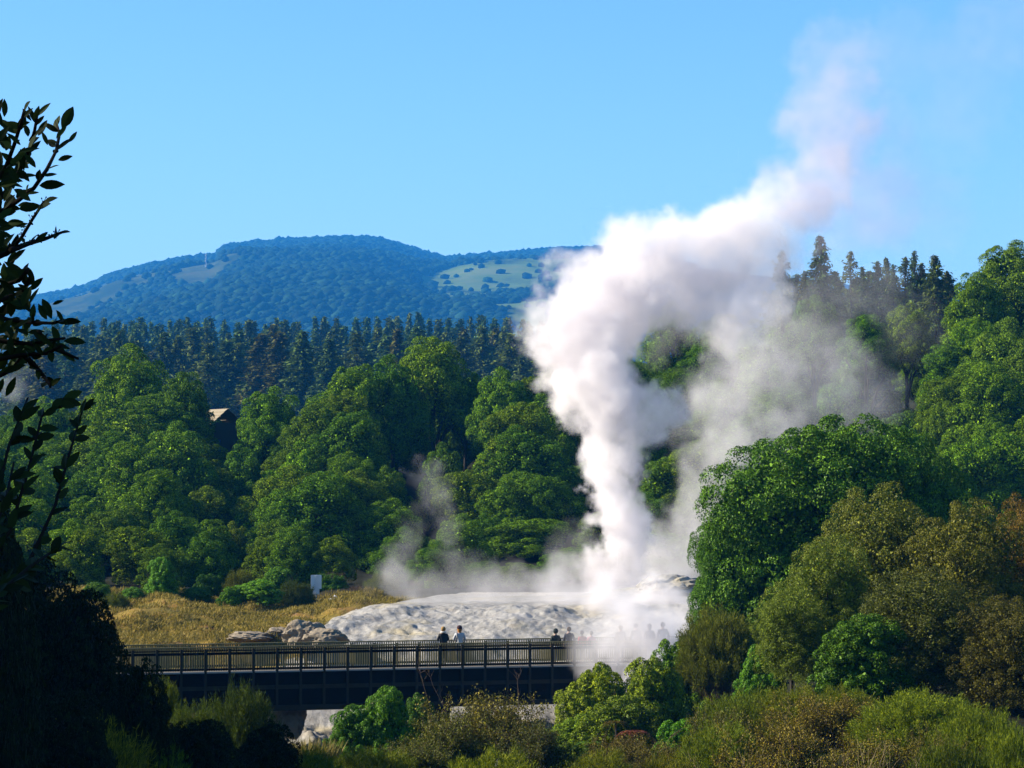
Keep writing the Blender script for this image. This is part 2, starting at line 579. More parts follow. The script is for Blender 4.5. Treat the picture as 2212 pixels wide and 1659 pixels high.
def ground_h(x, y):
    x = np.asarray(x, float); y = np.asarray(y, float)
    b = np.interp(y, [-80, 0, 8, 25, 50, 80, 100, 112, 122, 130, 134, 138, 150, 160, 166],
                  [6, 5.6, 5.3, 2.6, 0, -.8, -2.0, -3.6, -4, -3.2, -1.2, 0.7, 1.8, 2.3, 2.6])
    right = smooth(5, 11, x - (y - 100) * 0.06) * smooth(48, 75, y) * (1 - smooth(122, 136, y))
    b = b + right * np.interp(y, [50, 80, 100, 115, 130], [1.0, 2.4, 3.4, 4.6, 4.0])
    left = smooth(-7, -13, x) * smooth(60, 85, y) * (1 - smooth(118, 128, y))
    b = b + left * 1.6
    rise = smooth(164, 236, y)
    top = np.interp(x, [-60, -10, 10, 25, 40, 70], [8.5, 8.0, 11.0, 13, 15.5, 17])
    b = b + rise * top
    spur = np.interp(x * 195 / np.maximum(y, 120), SPUR_X, SPUR_Z)
    b = b + spur * smooth(166, 185, y) * (1 - smooth(215, 260, y))
    # sinter terrace: keep the sheet below it
    sin_ = smooth(-10.5, -8.5, x - (y - 137) * 0.28) * smooth(121, 124, y) * (1 - smooth(160, 165, y)) * (1 - smooth(16, 18, x))
    b = b - 0.6 * sin_
    b = b + (fbm(x * .35, y * .35, 4, 3) - .5) * 0.7 * smooth(6, 20, np.hypot(x, y))
    hum = smooth(131, 135, y) * (1 - smooth(158, 166, y)) * (1 - smooth(-6, 0, x))
    b = b + hum * ((fbm(x * .22, y * .22, 3, 83) - .5) * 1.5 + (fbm(x * .9, y * .7, 3, 85) - .5) * .55)
    b = b + np.interp(y, [260, 600, 2000], [0, 4, 6])
    return b


def grid_mesh(name, xs, ys, hf, mat, attrs=()):
    X, Y = np.meshgrid(xs, ys)
    Z = hf(X, Y)
    V = np.stack([X, Y, Z], -1).reshape(-1, 3)
    nx, ny = len(xs), len(ys)
    i = np.arange((ny - 1) * (nx - 1))
    a = (i // (nx - 1)) * nx + i % (nx - 1)
    F = np.stack([a, a + 1, a + 1 + nx, a + nx], 1)
    me = mesh_np(name, V, F, mat, True)
    for nm, fn in attrs:
        at_ = me.attributes.new(nm, 'FLOAT', 'POINT')
        at_.data.foreach_set('value', np.asarray(fn(X, Y, Z), np.float32).ravel())
    return me


def geo_steps(a, step, b, k=1.25):
    out = [a]
    while out[-1] < b:
        out.append(out[-1] + step); step *= k
    return out


xs = np.concatenate([np.arange(-48, -28, .8), np.arange(-28, 0, .35), np.arange(0, 48.01, 0.8)])
xs = np.concatenate([-np.array(geo_steps(49, 2, 6000))[::-1], xs, np.array(geo_steps(49, 2, 6000))])
ys = np.concatenate([-np.array(geo_steps(4, 3, 400))[::-1], np.arange(-2, 130, 0.8), np.arange(130, 166, .4), np.arange(166, 262, 0.8), np.array(geo_steps(264, 3, 9000))])


def grassy(X, Y, Z):
    g = smooth(131, 134.5, Y) * (1 - smooth(155, 159, Y)) * (1 - smooth(-5, 0, X))
    far = smooth(380, 460, Y) * 0.15
    return np.clip(g + far, 0, 1)


go = link('ground', grid_mesh('ground', xs, ys, ground_h, M['ground'], [('grassy', grassy)]))
tag(go, kind='structure')


def terrace_h(x, y):
    b = np.interp(y, [118, 124, 128, 131, 134, 136, 138, 141, 146, 152, 160, 168], [-4.2, -4.0, -3.5, -2.9, -1.5, -.2, .7, 1.35, 2.0, 2.2, 2.3, 2.2])
    b = b + 0.55 * np.exp(-((x - 7.5) / 3.2) ** 2 - ((y - 154) / 4.5) ** 2) * 1.2      # the vent's own mound
    edge = smooth(-14.5, -9.5, x - (y - 137) * 0.28)
    b = b - (1 - edge) * 1.6
    face = smooth(133, 139, y) * (1 - smooth(145, 150, y))
    flow = x + .35 * y + 1.5 * fbm(x * .3, y * .3, 2, 77)
    rough = (fbm(x * .5, y * .4, 4, 5) - .5) * .6 + (fbm(flow * 1.3, y * .55, 4, 9, True) - .5) * 0.13 + (fbm(x * 3, y * 2.0, 4, 14) - .5) * .12 + (fbm(flow * 4.5, y * 1.3, 3, 19, True) - .5) * .05 + (fbm(x * 7, y * 5, 3, 12) - .5) * .09
    b = b + rough * (0.25 + 0.95 * face)
    low = smooth(133, 130, y)
    b = b + low * ((fbm(x * .5, y * .5, 4, 21, True) - .5) * 1.1 + (fbm(x * 2.2, y * 2.2, 4, 23) - .5) * .25)
    return b


tr = link('sinter_terrain', grid_mesh('sinter_terrain', np.arange(-16, 17.01, 0.1), np.arange(119, 166.01, 0.14), terrace_h, M['sinter']))
tag(tr, kind='structure')

# far hills -------------------------------------------------------
RID = [(-600, 690), (-100, 680), (60, 652), (100, 640), (150, 633), (190, 622), (240, 598), (320, 578), (400, 562), (455, 556), (468, 553), (481, 537), (520, 530), (600, 523),
       (690, 518), (750, 515), (820, 520), (870, 534), (925, 553), (965, 561), (1040, 556), (1130, 548), (1220, 540), (1300, 538), (1400, 560), (1600, 590),
       (1900, 620), (2400, 640), (3200, 660)]
HY0, HY1 = 2700.0, 5200.0


def hill_z(X, Y):
    px = X / Y * FPX + 1106
    ry = np.interp(px, [r[0] for r in RID], [r[1] for r in RID])
    zr = CAMZ + (HOR - ry) / FPX * HY1
    t = (Y - HY0) / (HY1 - HY0)
    prof = np.interp(t, [-.25, 0, .3, .6, .85, 1.0, 1.15, 1.4], [-.1, .395, .565, .75, .91, 1.0, .92, .5])
    z = 10 + (zr - 10) * prof
    g = fbm(X / 420, Y / 420, 4, 41, True) - .55
    z = z + g * 60 * np.interp(t, [0, .3, .8, 1.0], [.5, 1, .5, .05])
    # nearer grassy spur on the left
    sx = (px - 420) / 230
    z = z + 16 * np.exp(-sx ** 2) * np.exp(-((t - .35) / .10) ** 2) + 12 * np.exp(-((px - 200) / 120) ** 2) * np.exp(-((t - .55) / .12) ** 2)
    # meadow shoulder on the right
    z = z + 20 * np.exp(-((px - 1090) / 150) ** 2) * np.exp(-((t - .42) / .13) ** 2)
    return z


def hill_masks(X, Y):
    px = X / Y * FPX + 1106
    t = (Y - HY0) / (HY1 - HY0)
    wob = (fbm(X / 150, Y / 150, 3, 51) - .5)
    md = smooth(.0, .35, 1 - ((px - 1090) / 230) ** 2 - ((t - .30 + wob * .16 - (px - 1080) * .0004) / .19) ** 2 + wob * .6)
    md = np.maximum(md, smooth(.05, .3, 1 - ((px - 1180) / 150) ** 2 - ((t - .02) / .10) ** 2 + wob * .9))
    dr = smooth(.0, .4, 1 - ((px - 190) / 190) ** 2 - ((t - .50 + wob * .1) / .34) ** 2 + wob * 1.0)
    dr = np.maximum(dr, smooth(.1, .3, 1 - ((px - 440) / 90) ** 2 - ((t - .33 + wob * .06) / .07) ** 2 + wob * .4))
    return md, dr


hx = np.arange(-2600, 2600, 14.0)
hy = np.arange(2060, 5800, 22.0)
hm = grid_mesh('hills', hx, hy, hill_z, M['hill'], [('meadow', lambda X, Y, Z: hill_masks(X, Y)[0]), ('dry', lambda X, Y, Z: hill_masks(X, Y)[1])])
tag(link('hills', hm), kind='structure')


def hill_forest():
    rng = np.random.default_rng(77)
    n = 110000
    Y = rng.uniform(2550, 5260, n)
    PX = rng.uniform(30, 1500, n)
    X = (PX - 1106) / FPX * Y
    md, dr = hill_masks(X, Y)
    keep = (md < .3 + .75 * rng.random(n) ** 4) & (dr < .22 + .8 * rng.random(n) ** 2)
    # farther ground is seen steeper: thin the near slope hidden by the pines
    keep &= rng.random(n) < np.interp((Y - HY0) / (HY1 - HY0), [0, .1, .3, 1], [.5, .6, .8, .75])
    X, Y = X[keep], Y[keep]
    Z = hill_z(X, Y)
    n = len(X)
    bm = bmesh.new()
    bmesh.ops.create_icosphere(bm, subdivisions=1, radius=1)
    bv = np.array([v.co[:] for v in bm.verts]); bf = np.array([[v.index for v in f.verts] for f in bm.faces])
    bm.free()
    big = rng.uniform(3.2, 7.2, n) * np.where(rng.random(n) < .12, 1.3, 1)
    r = np.stack([big, big, big * rng.uniform(.6, .95, n)], 1)
    V = bv[None] * (1 + rng.normal(scale=.14, size=(n, len(bv), 1))) * r[:, None, :] + np.stack([X, Y, Z + big * .35], 1)[:, None, :]
    F = bf[None] + (np.arange(n) * len(bv))[:, None, None]
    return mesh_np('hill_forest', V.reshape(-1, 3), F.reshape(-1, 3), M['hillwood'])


tag(link('hill_forest', hill_forest()), 'dense native forest covering the distant hill, haze blue tinted into its green', 'forest', kind='stuff')

# radio mast on the spur
mx, my = at(445, 600, 3575)[0], 3575.0
mz = float(hill_z(np.array([mx]), np.array([my]))[0])
mast = root('radio_mast', (mx, my, mz), 'thin white radio mast standing on the grassy knoll of the distant hill', 'mast')
MB().tube([(0, 0, -2), (0, 0, 10), (0, 0, 17)], [.4, .3, .2], 6).build('pole', M['white'], mast)
for z, r_ in ((7, .7), (10, .6), (14, .5)):
    MB().tube([(-.9, -.5, z), (-.9, -.5, z + 2.0)], [r_ * .7, r_ * .7], 6).build('antenna', M['white'], mast)
MB().box((-2.5, 1, -1.5), (2.5, 5, 2.6)).box((-2.8, .7, 2.603), (2.8, 5.3, 3.0)).build('hut', M['white'], mast)


# ------------------------------------------------------------------ trees
def tree(name, kind, px, top, w, bottom, Y, label, cat, group=None, tint=(1, 1, 1), depth=1.0, trunk=True, rz=None, crown='crown', fixed_bottom=False):
    """a tree whose crown spans w picture columns round px and rows top..bottom at distance Y; the trunk stands on the ground"""
    c = at(px, (top + bottom) / 2, Y)
    s = m_px(Y)
    hw, h = w * s / 2, (bottom - top) * s
    gz = float(ground_h(c.x, Y))
    zb = c.z - h / 2
    if not trunk and not fixed_bottom and zb > gz:
        h += zb - gz + .3
        zb = gz - .3
    return tree_w(name, kind, c.x, Y, gz, zb, hw, h, label, cat, group, tint, depth, trunk, rz, crown)


def tree_w(name, kind, x, y, gz, zb, hw, h, label, cat, group=None, tint=(1, 1, 1), depth=1.0, trunk=True, rz=None, crown='crown'):
    rt = root(name, (x, y, gz), label, cat, group)
    rz = rnd.uniform(0, 6.28) if rz is None else rz
    cr = link(crown, CROWN[kind], rt, tint)
    cr.location = (0, 0, zb - gz)
    cr.scale = (hw, hw * depth, h)
    cr.rotation_euler = (0, 0, rz)
    if trunk:
        tr_ = link('trunk', TRUNK[rnd.randrange(3)], rt)
        H = max(zb - gz + h * .8, 1.0)
        tr_.scale = (max(hw * .9, H * .35), max(hw * .9, H * .35), H)
        tr_.rotation_euler = (0, 0, rnd.uniform(0, 6.28))
    return rt


ONES = 'first second third fourth fifth sixth seventh eighth ninth tenth eleventh twelfth thirteenth fourteenth fifteenth sixteenth seventeenth eighteenth nineteenth'.split()
ORD = ONES + [w if d < 0 else t + '-' + ONES[d] for w, t in (('twentieth', 'twenty'), ('thirtieth', 'thirty'), ('fortieth', 'forty'), ('fiftieth', 'fifty'), ('sixtieth', 'sixty'),
              ('seventieth', 'seventy'), ('eightieth', 'eighty')) for d in range(-1, 9)]

TINTS = [('bright green', (1.25, 1.2, 0.9)), ('mid green', (1.0, 1.0, 1.0)), ('deep green', (0.75, 0.85, 0.9)), ('olive green', (1.15, 0.95, 0.8)), ('greyish green', (1.0, 0.9, 1.3))]

# hand-placed crowns of the left hillside (px, top, width, bottom, Y, kind, tint, label)
LEFT = [
    (275, 745, 215, 985, 222, 'dome0', 0, 'highest rounded green crown at upper left, bright lit top against the pines'),
    (395, 805, 150, 985, 219, 'dome2', 2, 'darker green dome joined to the right of the highest upper left crown'),
    (250, 890, 270, 1130, 207, 'dome3', 1, 'broad shadowed crown just below the highest upper left dome'),
    (375, 915, 240, 1130, 196, 'dome1', 1, 'rounded crown with pinkish bare twigs on top, left of the dark gully'),
    (585, 838, 165, 1010, 214, 'dome1', 1, 'single round crown standing right of the cabin above the dark gully'),
    (745, 788, 185, 1010, 214, 'tall0', 1, 'tall pointed crown left of the highest central dome'),
    (935, 728, 205, 930, 222, 'dome2', 0, 'bright dome topped crown, the highest in the middle of the hillside'),
    (850, 770, 180, 990, 218, 'dome0', 2, 'dark green crown wedged just left of the highest central dome'),
    (1005, 800, 120, 960, 224, 'dome3', 2, 'shaded crown on the right flank of the highest central dome'),
    (1085, 795, 150, 985, 213, 'dome0', 1, 'round crown at the pine edge between central dome and steam column'),
    (1185, 790, 160, 985, 215, 'dome3', 3, 'olive tinted crown touching the left edge of the steam column'),
    (640, 955, 170, 1180, 196, 'tall1', 0, 'bright crown on the lit left flank of the central spur'),
    (760, 905, 210, 1130, 203, 'dome2', 1, 'wide crown with bare grey stems below the tall pointed crown'),
    (600, 1060, 180, 1290, 186, 'tall2', 0, 'light green tall crown low on the central spur beside the gully'),
    (730, 1040, 210, 1260, 188, 'dome0', 1, 'broad mid green crown in the middle of the central spur'),
    (835, 1010, 130, 1180, 194, 'dome1', 2, 'dim crown in shade right of the central spur'),
    (1090, 930, 170, 1160, 199, 'tall2', 1, 'tall crown left of the steam column below the pine edge crowns'),
    (1210, 900, 140, 1130, 203, 'tall0', 4, 'greyish crown partly veiled by the steam column'),
    (1040, 1060, 110, 1230, 192, 'dome2', 4, 'small greyish crown beside the dark hollow of wisps'),
    (1130, 1090, 190, 1300, 184, 'tall1', 1, 'bushy crown above the steaming terrace left of the geyser'),
    (1230, 1060, 120, 1250, 188, 'dome1', 1, 'crown at the foot of the steam column, half hidden'),
    (290, 1090, 230, 1290, 190, 'dome2', 1, 'wide crown above the dry grass slope on the left'),
    (390, 1060, 190, 1290, 186, 'tall0', 3, 'olive crown right of centre on the left spur'),
    (170, 1130, 190, 1320, 182, 'dome0', 0, 'bright crown low at far left above the dark shrubs'),
    (60, 1000, 230, 1260, 200, 'dome1', 2, 'dark crown at far left behind the hanging leaves'),
    (110, 860, 170, 1060, 222, 'dome3', 1, 'crown on the left skyline behind the silhouetted leaves'),
    (20, 900, 150, 1100, 216, 'tall1', 2, 'leftmost crown on the hillside cut by the picture edge'),
    (470, 1190, 110, 1305, 178, 'dome3', 2, 'dark crown at the mouth of the gully'),
    (505, 1130, 110, 1290, 180, 'dome1', 3, 'low olive crown between the gully and the bright central spur'),
    (345, 1190, 100, 1300, 173, 'dome1', 0, 'small bright bushy tree standing at the top edge of dry grass'),
    (700, 1170, 190, 1320, 176, 'dome3', 1, 'low spreading crown directly behind the sign'),
    (880, 1140, 150, 1290, 186, 'dome2', 2, 'shadowed crown behind the left steam wisps'),
    (960, 960, 150, 1150, 206, 'dome1', 2, 'dark crown in the central hollow under the highest dome'),
    (535, 960, 120, 1100, 206, 'tall1', 2, 'black shaded crown at the head of the dark gully'),
    (722, 1050, 130, 1170, 182, 'dome1', 1, 'small round crown low on the central spur between two broader ones'),
    (1000, 1190, 120, 1310, 180, 'dome0', 2, 'low dark crown behind the terrace wisps'),
]
GL = 'broadleaf trees of the left hillside'
for (px, top, w, bot, Y, kind, ti, lab) in LEFT:
    tree('broadleaf_tree', kind, px, top, w, bot, Y, lab, 'tree', GL, tuple(c * rnd.uniform(.92, 1.08) for c in TINTS[ti][1]), rnd.uniform(.9, 1.15))

# right hillside
RIGHT = [
    (2190, 522, 190, 720, 226, 'dome1', 1, 'tall dark topped crown at the upper right corner of the hillside'),
    (2110, 590, 150, 760, 222, 'dome2', 1, 'crown stepping down left of the tall upper right crown'),
    (2085, 690, 130, 830, 214, 'tall2', 0, 'narrow bright green crown beside the dark cleft on the right'),
    (2170, 690, 200, 900, 206, 'dome0', 4, 'pale rounded crown with fine leaves on the upper right hillside'),
    (2060, 800, 170, 960, 198, 'dome3', 4, 'pale grey-green dome overhanging the dark cleft'),
    (2040, 870, 130, 1010, 194, 'dome1', 4, 'lower pale dome at the right lip of the dark cleft'),
    (2150, 790, 200, 1010, 192, 'dome2', 1, 'broad green crown at right below the pale domes'),
    (2110, 940, 240, 1190, 178, 'tall0', 1, 'large deep green crown right of the round glossy tree'),
    (2210, 900, 170, 1150, 180, 'dome0', 3, 'olive crown on the right picture edge'),
    (1760, 640, 140, 800, 226, 'dome1', 2, 'crown under the tallest ridge spruce, veiled by steam'),
    (1870, 680, 130, 820, 222, 'dome2', 2, 'dark crown below the small ridge pines, thinly steamed'),
    (1960, 655, 130, 800, 226, 'dome3', 3, 'olive crown on the ridge left of the dark cleft'),
    (1450, 655, 150, 840, 226, 'dome0', 1, 'crown showing through the gap in the steam arch'),
    (1550, 680, 160, 860, 222, 'dome2', 2, 'crown behind the steam right of the arch gap'),
    (1660, 690, 160, 870, 218, 'tall1', 1, 'crown dimly seen through drifting steam below the ridge'),
    (1450, 800, 160, 1010, 208, 'tall2', 2, 'shaded crown right beside the steam column bulge'),
    (1560, 830, 170, 1040, 202, 'dome1', 1, 'crown behind the steam above the round glossy tree, left'),
    (1690, 830, 190, 1040, 198, 'dome3', 2, 'dark crown behind the drifting steam above the round tree'),
    (1810, 800, 150, 1020, 204, 'dome0', 2, 'dark crown in the shaded cleft above the round tree'),
    (1940, 890, 130, 1040, 208, 'tall0', 2, 'black shaded tree inside the dark cleft'),
    (1480, 970, 150, 1200, 188, 'dome2', 2, 'shaded crown right of the steam column at mid height'),
    (1590, 1010, 170, 1230, 184, 'tall1', 2, 'dim crown between steam and the round glossy tree'),
    (1430, 1130, 130, 1300, 178, 'dome0', 1, 'crown right behind the geyser base'),
    (1960, 960, 170, 1180, 190, 'dome1', 2, 'shaded crown behind the right shoulder of the round tree'),
    (1350, 760, 160, 960, 222, 'dome3', 2, 'crown wholly behind the upper steam column'),
    (1330, 950, 150, 1160, 202, 'tall2', 2, 'crown wholly behind the middle steam column'),
]
GR = 'broadleaf trees of the right hillside'
for (px, top, w, bot, Y, kind, ti, lab) in RIGHT:
    tree('broadleaf_tree', kind, px, top, w, bot, Y, lab, 'tree', GR, tuple(c * rnd.uniform(.92, 1.08) for c in TINTS[ti][1]), rnd.uniform(.9, 1.15))

SKYL = [(-200, 900), (0, 885), (180, 850), (230, 790), (280, 770), (350, 800), (450, 860), (540, 890), (650, 880), (720, 830), (850, 790), (1000, 800), (1250, 820), (1400, 690), (1700, 670), (2000, 680), (2100, 640), (2212, 580), (2400, 560)]

# understorey: deeper rows that close the hillside
rows = [(166, 4.2, 'along the very edge of the hillside'), (173, 5.2, 'at the foot of the hillside'), (179, 4.6, 'in the second tier of the hillside'), (189, 5.4, 'in the middle tier of the hillside'), (200, 5.8, 'in the fourth tier of the hillside'),
        (212, 5.8, 'in the upper tier of the hillside'), (228, 6.0, 'on the crest of the hillside')]
for (Y, H, ph) in rows:
    x = -Y * .18 - 3
    k = 0
    while x < Y * .23 + 6:
        xx, yy = x + rnd.uniform(-.9, .9), Y + rnd.uniform(-2.5, 2.5)
        gz = float(ground_h(xx, yy))
        h = H * rnd.uniform(.6, 1.0)
        hw = h * rnd.uniform(.46, .64)
        if Y < 175 and -3 < xx < 14:
            h *= .5
        px_ = xx / yy * FPX + 1106
        if 174 < Y < 225 and (1850 < px_ < 2010 or 450 < px_ < 590 or 850 < px_ < 1010):
            x += 2.0
            continue
        cap_ = at(px_, np.interp(px_, [a for a, b in SKYL], [b for a, b in SKYL]) + rnd.uniform(0, 20), yy).z - gz
        h = max(min(h, cap_), 1.5)
        hw = max(hw, 1.6)
        tn, tc = TINTS[rnd.choice((0, 1, 1, 2, 2, 3, 4))]
        tree_w('understorey_tree', rnd.choice(('dome0', 'dome1', 'dome2', 'dome3', 'tall0', 'tall1', 'tall2')), xx, yy, gz, gz - .2 + h * .02, hw, h,
               '%s understorey tree %s, %s from the left' % (tn, ph, ORD[k]), 'tree', 'understorey trees of the hillside', tuple(c * .95 for c in tc), 1.0)
        k += 1
        x += hw * 1.25 + rnd.uniform(0, .6)


# conifers ---------------------------------------------------------
def conifer_np(seed, H=1.0, base=0.15, wid=0.17, n_whorl=34, gap=0.0, droop=.25, leaf=.016, per=13):
    rng = np.random.default_rng(seed)
    C, Nn, T, L = [], [], [], []
    mb = MB()
    mb.tube([(0, 0, -.03), (0, 0, .5), (0, 0, .97)], [.012, .008, .002], 5)
    for i in range(n_whorl):
        f = i / (n_whorl - 1)
        z = base + (1 - base) * f ** 0.9
        rad = wid * (1 - f) ** .8 * rng.uniform(.75, 1.15) + .008
        if f < .12:
            rad *= .55 + 3 * f
        nb = int(7 + 5 * (1 - f))
        for b in range(nb):
            if rng.random() < gap: continue
            a = rng.uniform(0, 2 * math.pi)
            r = rad * rng.uniform(.65, 1.1)
            d = np.array([math.cos(a), math.sin(a), 0])
            end = d * r + np.array([0, 0, -droop * r + .3 * r * f])
            mb.tube([(0, 0, z), (end[0] * .6, end[1] * .6, z + end[2] * .45)], [.0022, .0008], 3, False)
            k = max(4, int(per * (r / wid) + 4))
            t = rng.uniform(.12, 1, k) ** .8
            P = end[None] * t[:, None] + np.array([0, 0, z]) + rng.normal(scale=.007, size=(k, 3))
            P[:, 2] += .004 * rng.normal(size=k)
            C.append(P)
            dd = np.repeat(d[None], k, 0) + rng.normal(scale=.7, size=(k, 3)) + np.array([0, 0, -.15])
            T.append(dd)
            Nn.append(rng.normal(scale=.6, size=(k, 3)) + np.array([0, 0, 1.]))
            L.append(leaf * rng.uniform(.8, 1.7, k))
    # leader
    k = 40
    zz = rng.uniform(.9, 1.0, k)
    C.append(np.stack([rng.normal(scale=.004, size=k), rng.normal(scale=.004, size=k), zz], 1)); T.append(rng.normal(size=(k, 3)) * .5 + np.array([0, 0, 1.])); Nn.append(rng.normal(size=(k, 3))); L.append(np.full(k, leaf))
    C = np.concatenate(C); T = np.concatenate(T); Nn = np.concatenate(Nn); L = np.concatenate(L)
    Nn = np.cross(T, np.cross(Nn, T))
    V, F = leaves_np(C, Nn, L * 1.5, L * .6, rng, .15, T)
    return mesh_np('crown', V, F, M['conifer']), mb.mesh('trunk', M['bark'])


CONI = [conifer_np(500, wid=.18, per=22), conifer_np(501, wid=.21, n_whorl=30, droop=.1, per=24), conifer_np(502, wid=.15, gap=.25, base=.25, per=20),
        conifer_np(503, wid=.26, n_whorl=28, droop=-.05, gap=.1, per=24), conifer_np(504, wid=.16, n_whorl=40, per=20)]
CONI_BIG = [conifer_np(510, wid=.19, n_whorl=44, per=30, leaf=.013, droop=.2), conifer_np(511, wid=.2, n_whorl=38, per=26, gap=.3, base=.2, leaf=.013, droop=-.2),
            conifer_np(512, wid=.16, n_whorl=40, per=26, gap=.15, leaf=.013)]


def conifer(kinds, i, x, y, gz, H, label, group, tint, sw=1.0):
    rt = root('conifer', (x, y, gz), label, 'conifer', group)
    c = link('crown', kinds[i][0], rt, tint)
    t = link('trunk', kinds[i][1], rt)
    rz = rnd.uniform(0, 6.28)
    for o in (c, t):
        o.scale = (H * sw, H * sw, H)
        o.rotation_euler = (0, 0, rz)
    return rt


CT = [('blue-green', (.62, .88, .95)), ('dark green', (.62, .8, .7)), ('olive green', (.9, .95, .7)), ('rusty brown', (.85, .68, .62)), ('grey-green', (.8, .88, .85))]
PINE_SKY = [(60, 715), (100, 700), (240, 692), (330, 690), (450, 690), (600, 692), (760, 690), (930, 678), (980, 690), (1100, 684), (1150, 690), (1300, 690), (1500, 690)]
crow = [(520, 'front row of the pine belt', 75), (610, 'second row of the pine belt', 50), (720, 'third row of the pine belt', 30), (840, 'skyline row of the pine belt', 6)]
for (Y, ph, drop) in crow:
    px = 40.0
    k = 0
    while px < 1330:
        yy = Y + rnd.uniform(-25, 25)
        sky = np.interp(px, [a for a, b in PINE_SKY], [b for a, b in PINE_SKY])
        top = sky + drop * rnd.uniform(.3, 1.7) + rnd.uniform(-7, 10)
        p = at(px + rnd.uniform(-9, 9), top, yy)
        gz = float(ground_h(p.x, yy))
        tn, tc = CT[rnd.choice((0, 0, 1, 1, 2, 2, 3, 4) if Y < 700 else (0, 0, 1, 4, 2))]
        f = rnd.uniform(.85, 1.15)
        conifer(CONI, rnd.randrange(5), p.x, yy, gz, p.z - gz, '%s conifer in the %s, %s from the left' % (tn, ph, ORD[k]), 'pine belt behind the hillside',
                tuple(c * f for c in tc), rnd.uniform(1.2, 1.85) * 28 / max(p.z - gz, 20))
        k += 1
        px += rnd.uniform(20, 32) * 620 / Y * .95
RIDGE = [(1772, 515, 320, 0, 'tallest conifer on the right ridge, a dark broad spire with drooping boughs', 1, 1.15),
         (1690, 548, 320, 1, 'ragged conifer at the right edge of the steam cloud on the ridge', 2, 1.0),
         (1838, 548, 330, 1, 'open crowned ridge pine with a thin leader, right of the tallest spire', 4, .9),
         (1862, 580, 335, 2, 'short pine tucked beside the open crowned ridge pine', 1, .9),
         (1895, 568, 330, 2, 'small narrow pine in the middle of the right ridge', 0, 1.0),
         (1915, 562, 340, 0, 'slim pine next to the small narrow one on the ridge', 4, .8),
         (1930, 575, 335, 2, 'thin ridge pine in a close trio above the steam', 0, .8),
         (1955, 560, 330, 1, 'flat topped ridge pine with tangled boughs', 1, 1.0),
         (1975, 546, 345, 2, 'thin pale spire rising right of the flat topped pine', 0, .8),
         (1990, 572, 330, 2, 'pointed pine veiled by thin steam near the right ridge end', 4, 1.0),
         (2020, 556, 310, 0, 'dark twin-topped pine at the right end of the ridge', 2, 1.05),
         (2045, 590, 315, 1, 'stunted brownish pine below the twin-topped one', 3, 1.0),
         (1740, 590, 325, 2, 'low conifer between steam cloud and tallest spire', 3, 1.0),
         (1805, 590, 325, 2, 'low conifer hugging the right side of the tallest spire', 1, 1.0)]
for (px, top, Y, i, lab, ti, sw) in RIDGE:
    p = at(px, top, Y)
    gz = float(ground_h(p.x, Y))
    conifer(CONI_BIG, i, p.x, Y, gz, p.z - gz, lab, 'pines on the right ridge', CT[ti][1], sw * 20 / max(p.z - gz, 12))

for k, px in enumerate(range(1690, 2080, 30)):
    p = at(px + rnd.uniform(-8, 8), rnd.uniform(588, 618), 352)
    gz = float(ground_h(p.x, 352))
    ti = (1, 4, 0)[k % 3]
    conifer(CONI_BIG, k % 3, p.x, 352, gz, p.z - gz, 'small %s pine filling the gaps behind the right ridge, %s from the left' % (CT[ti][0], ORD[k]), 'backing pines of the right ridge', CT[ti][1], 30 / max(p.z - gz, 12))

# cabin in the trees -----------------------------------------------
cb = at(473, 905, 226)
cabin = root('cabin', (cb.x, 226, cb.z - 2.6), 'small dark cabin with a pale plank roof glimpsed between the left crowns', 'cabin', rz=R(35))
MB().box((-1.3, -1.1, 0), (1.3, 1.1, 2.3)).build('wall', M['wallwood'], cabin)
mb = MB()
for s in (-1, 1):
    Q = Matrix.Translation((0, 0, 3.35)) @ Matrix.Rotation(R(36) * s, 4, 'Y')
    for k in range(5):                                      # lapped boards down each slope
        a, b = .005 + k * .42, .44 + k * .42
        mb.box((min(s * a, s * b), -1.5, -.03 * k), (max(s * a, s * b), 1.5, .05 - .03 * k), Q)
mb.build('roof', M['thatch'], cabin)
tp = root('tarpaulin', (cb.x - .1, 223.5, cb.z - 2.7), 'blue tarpaulin hanging below the cabin roof', 'tarpaulin')
mb = MB()
V_ = [[Vector((-.5 + .2 * i, .08 * math.sin(i * 1.7 + j), .25 * j)) for i in range(6)] for j in range(5)]
for j in range(5):
    for i in range(6): mb.v.append(V_[j][i])
for j in range(4):
    for i in range(5): mb.f.append([j * 6 + i, j * 6 + i + 1, j * 6 + i + 7, j * 6 + i + 6])
o = mb.build('sheet', M['tarp'], tp)
md_ = o.modifiers.new('s', 'SOLIDIFY'); md_.thickness = .02

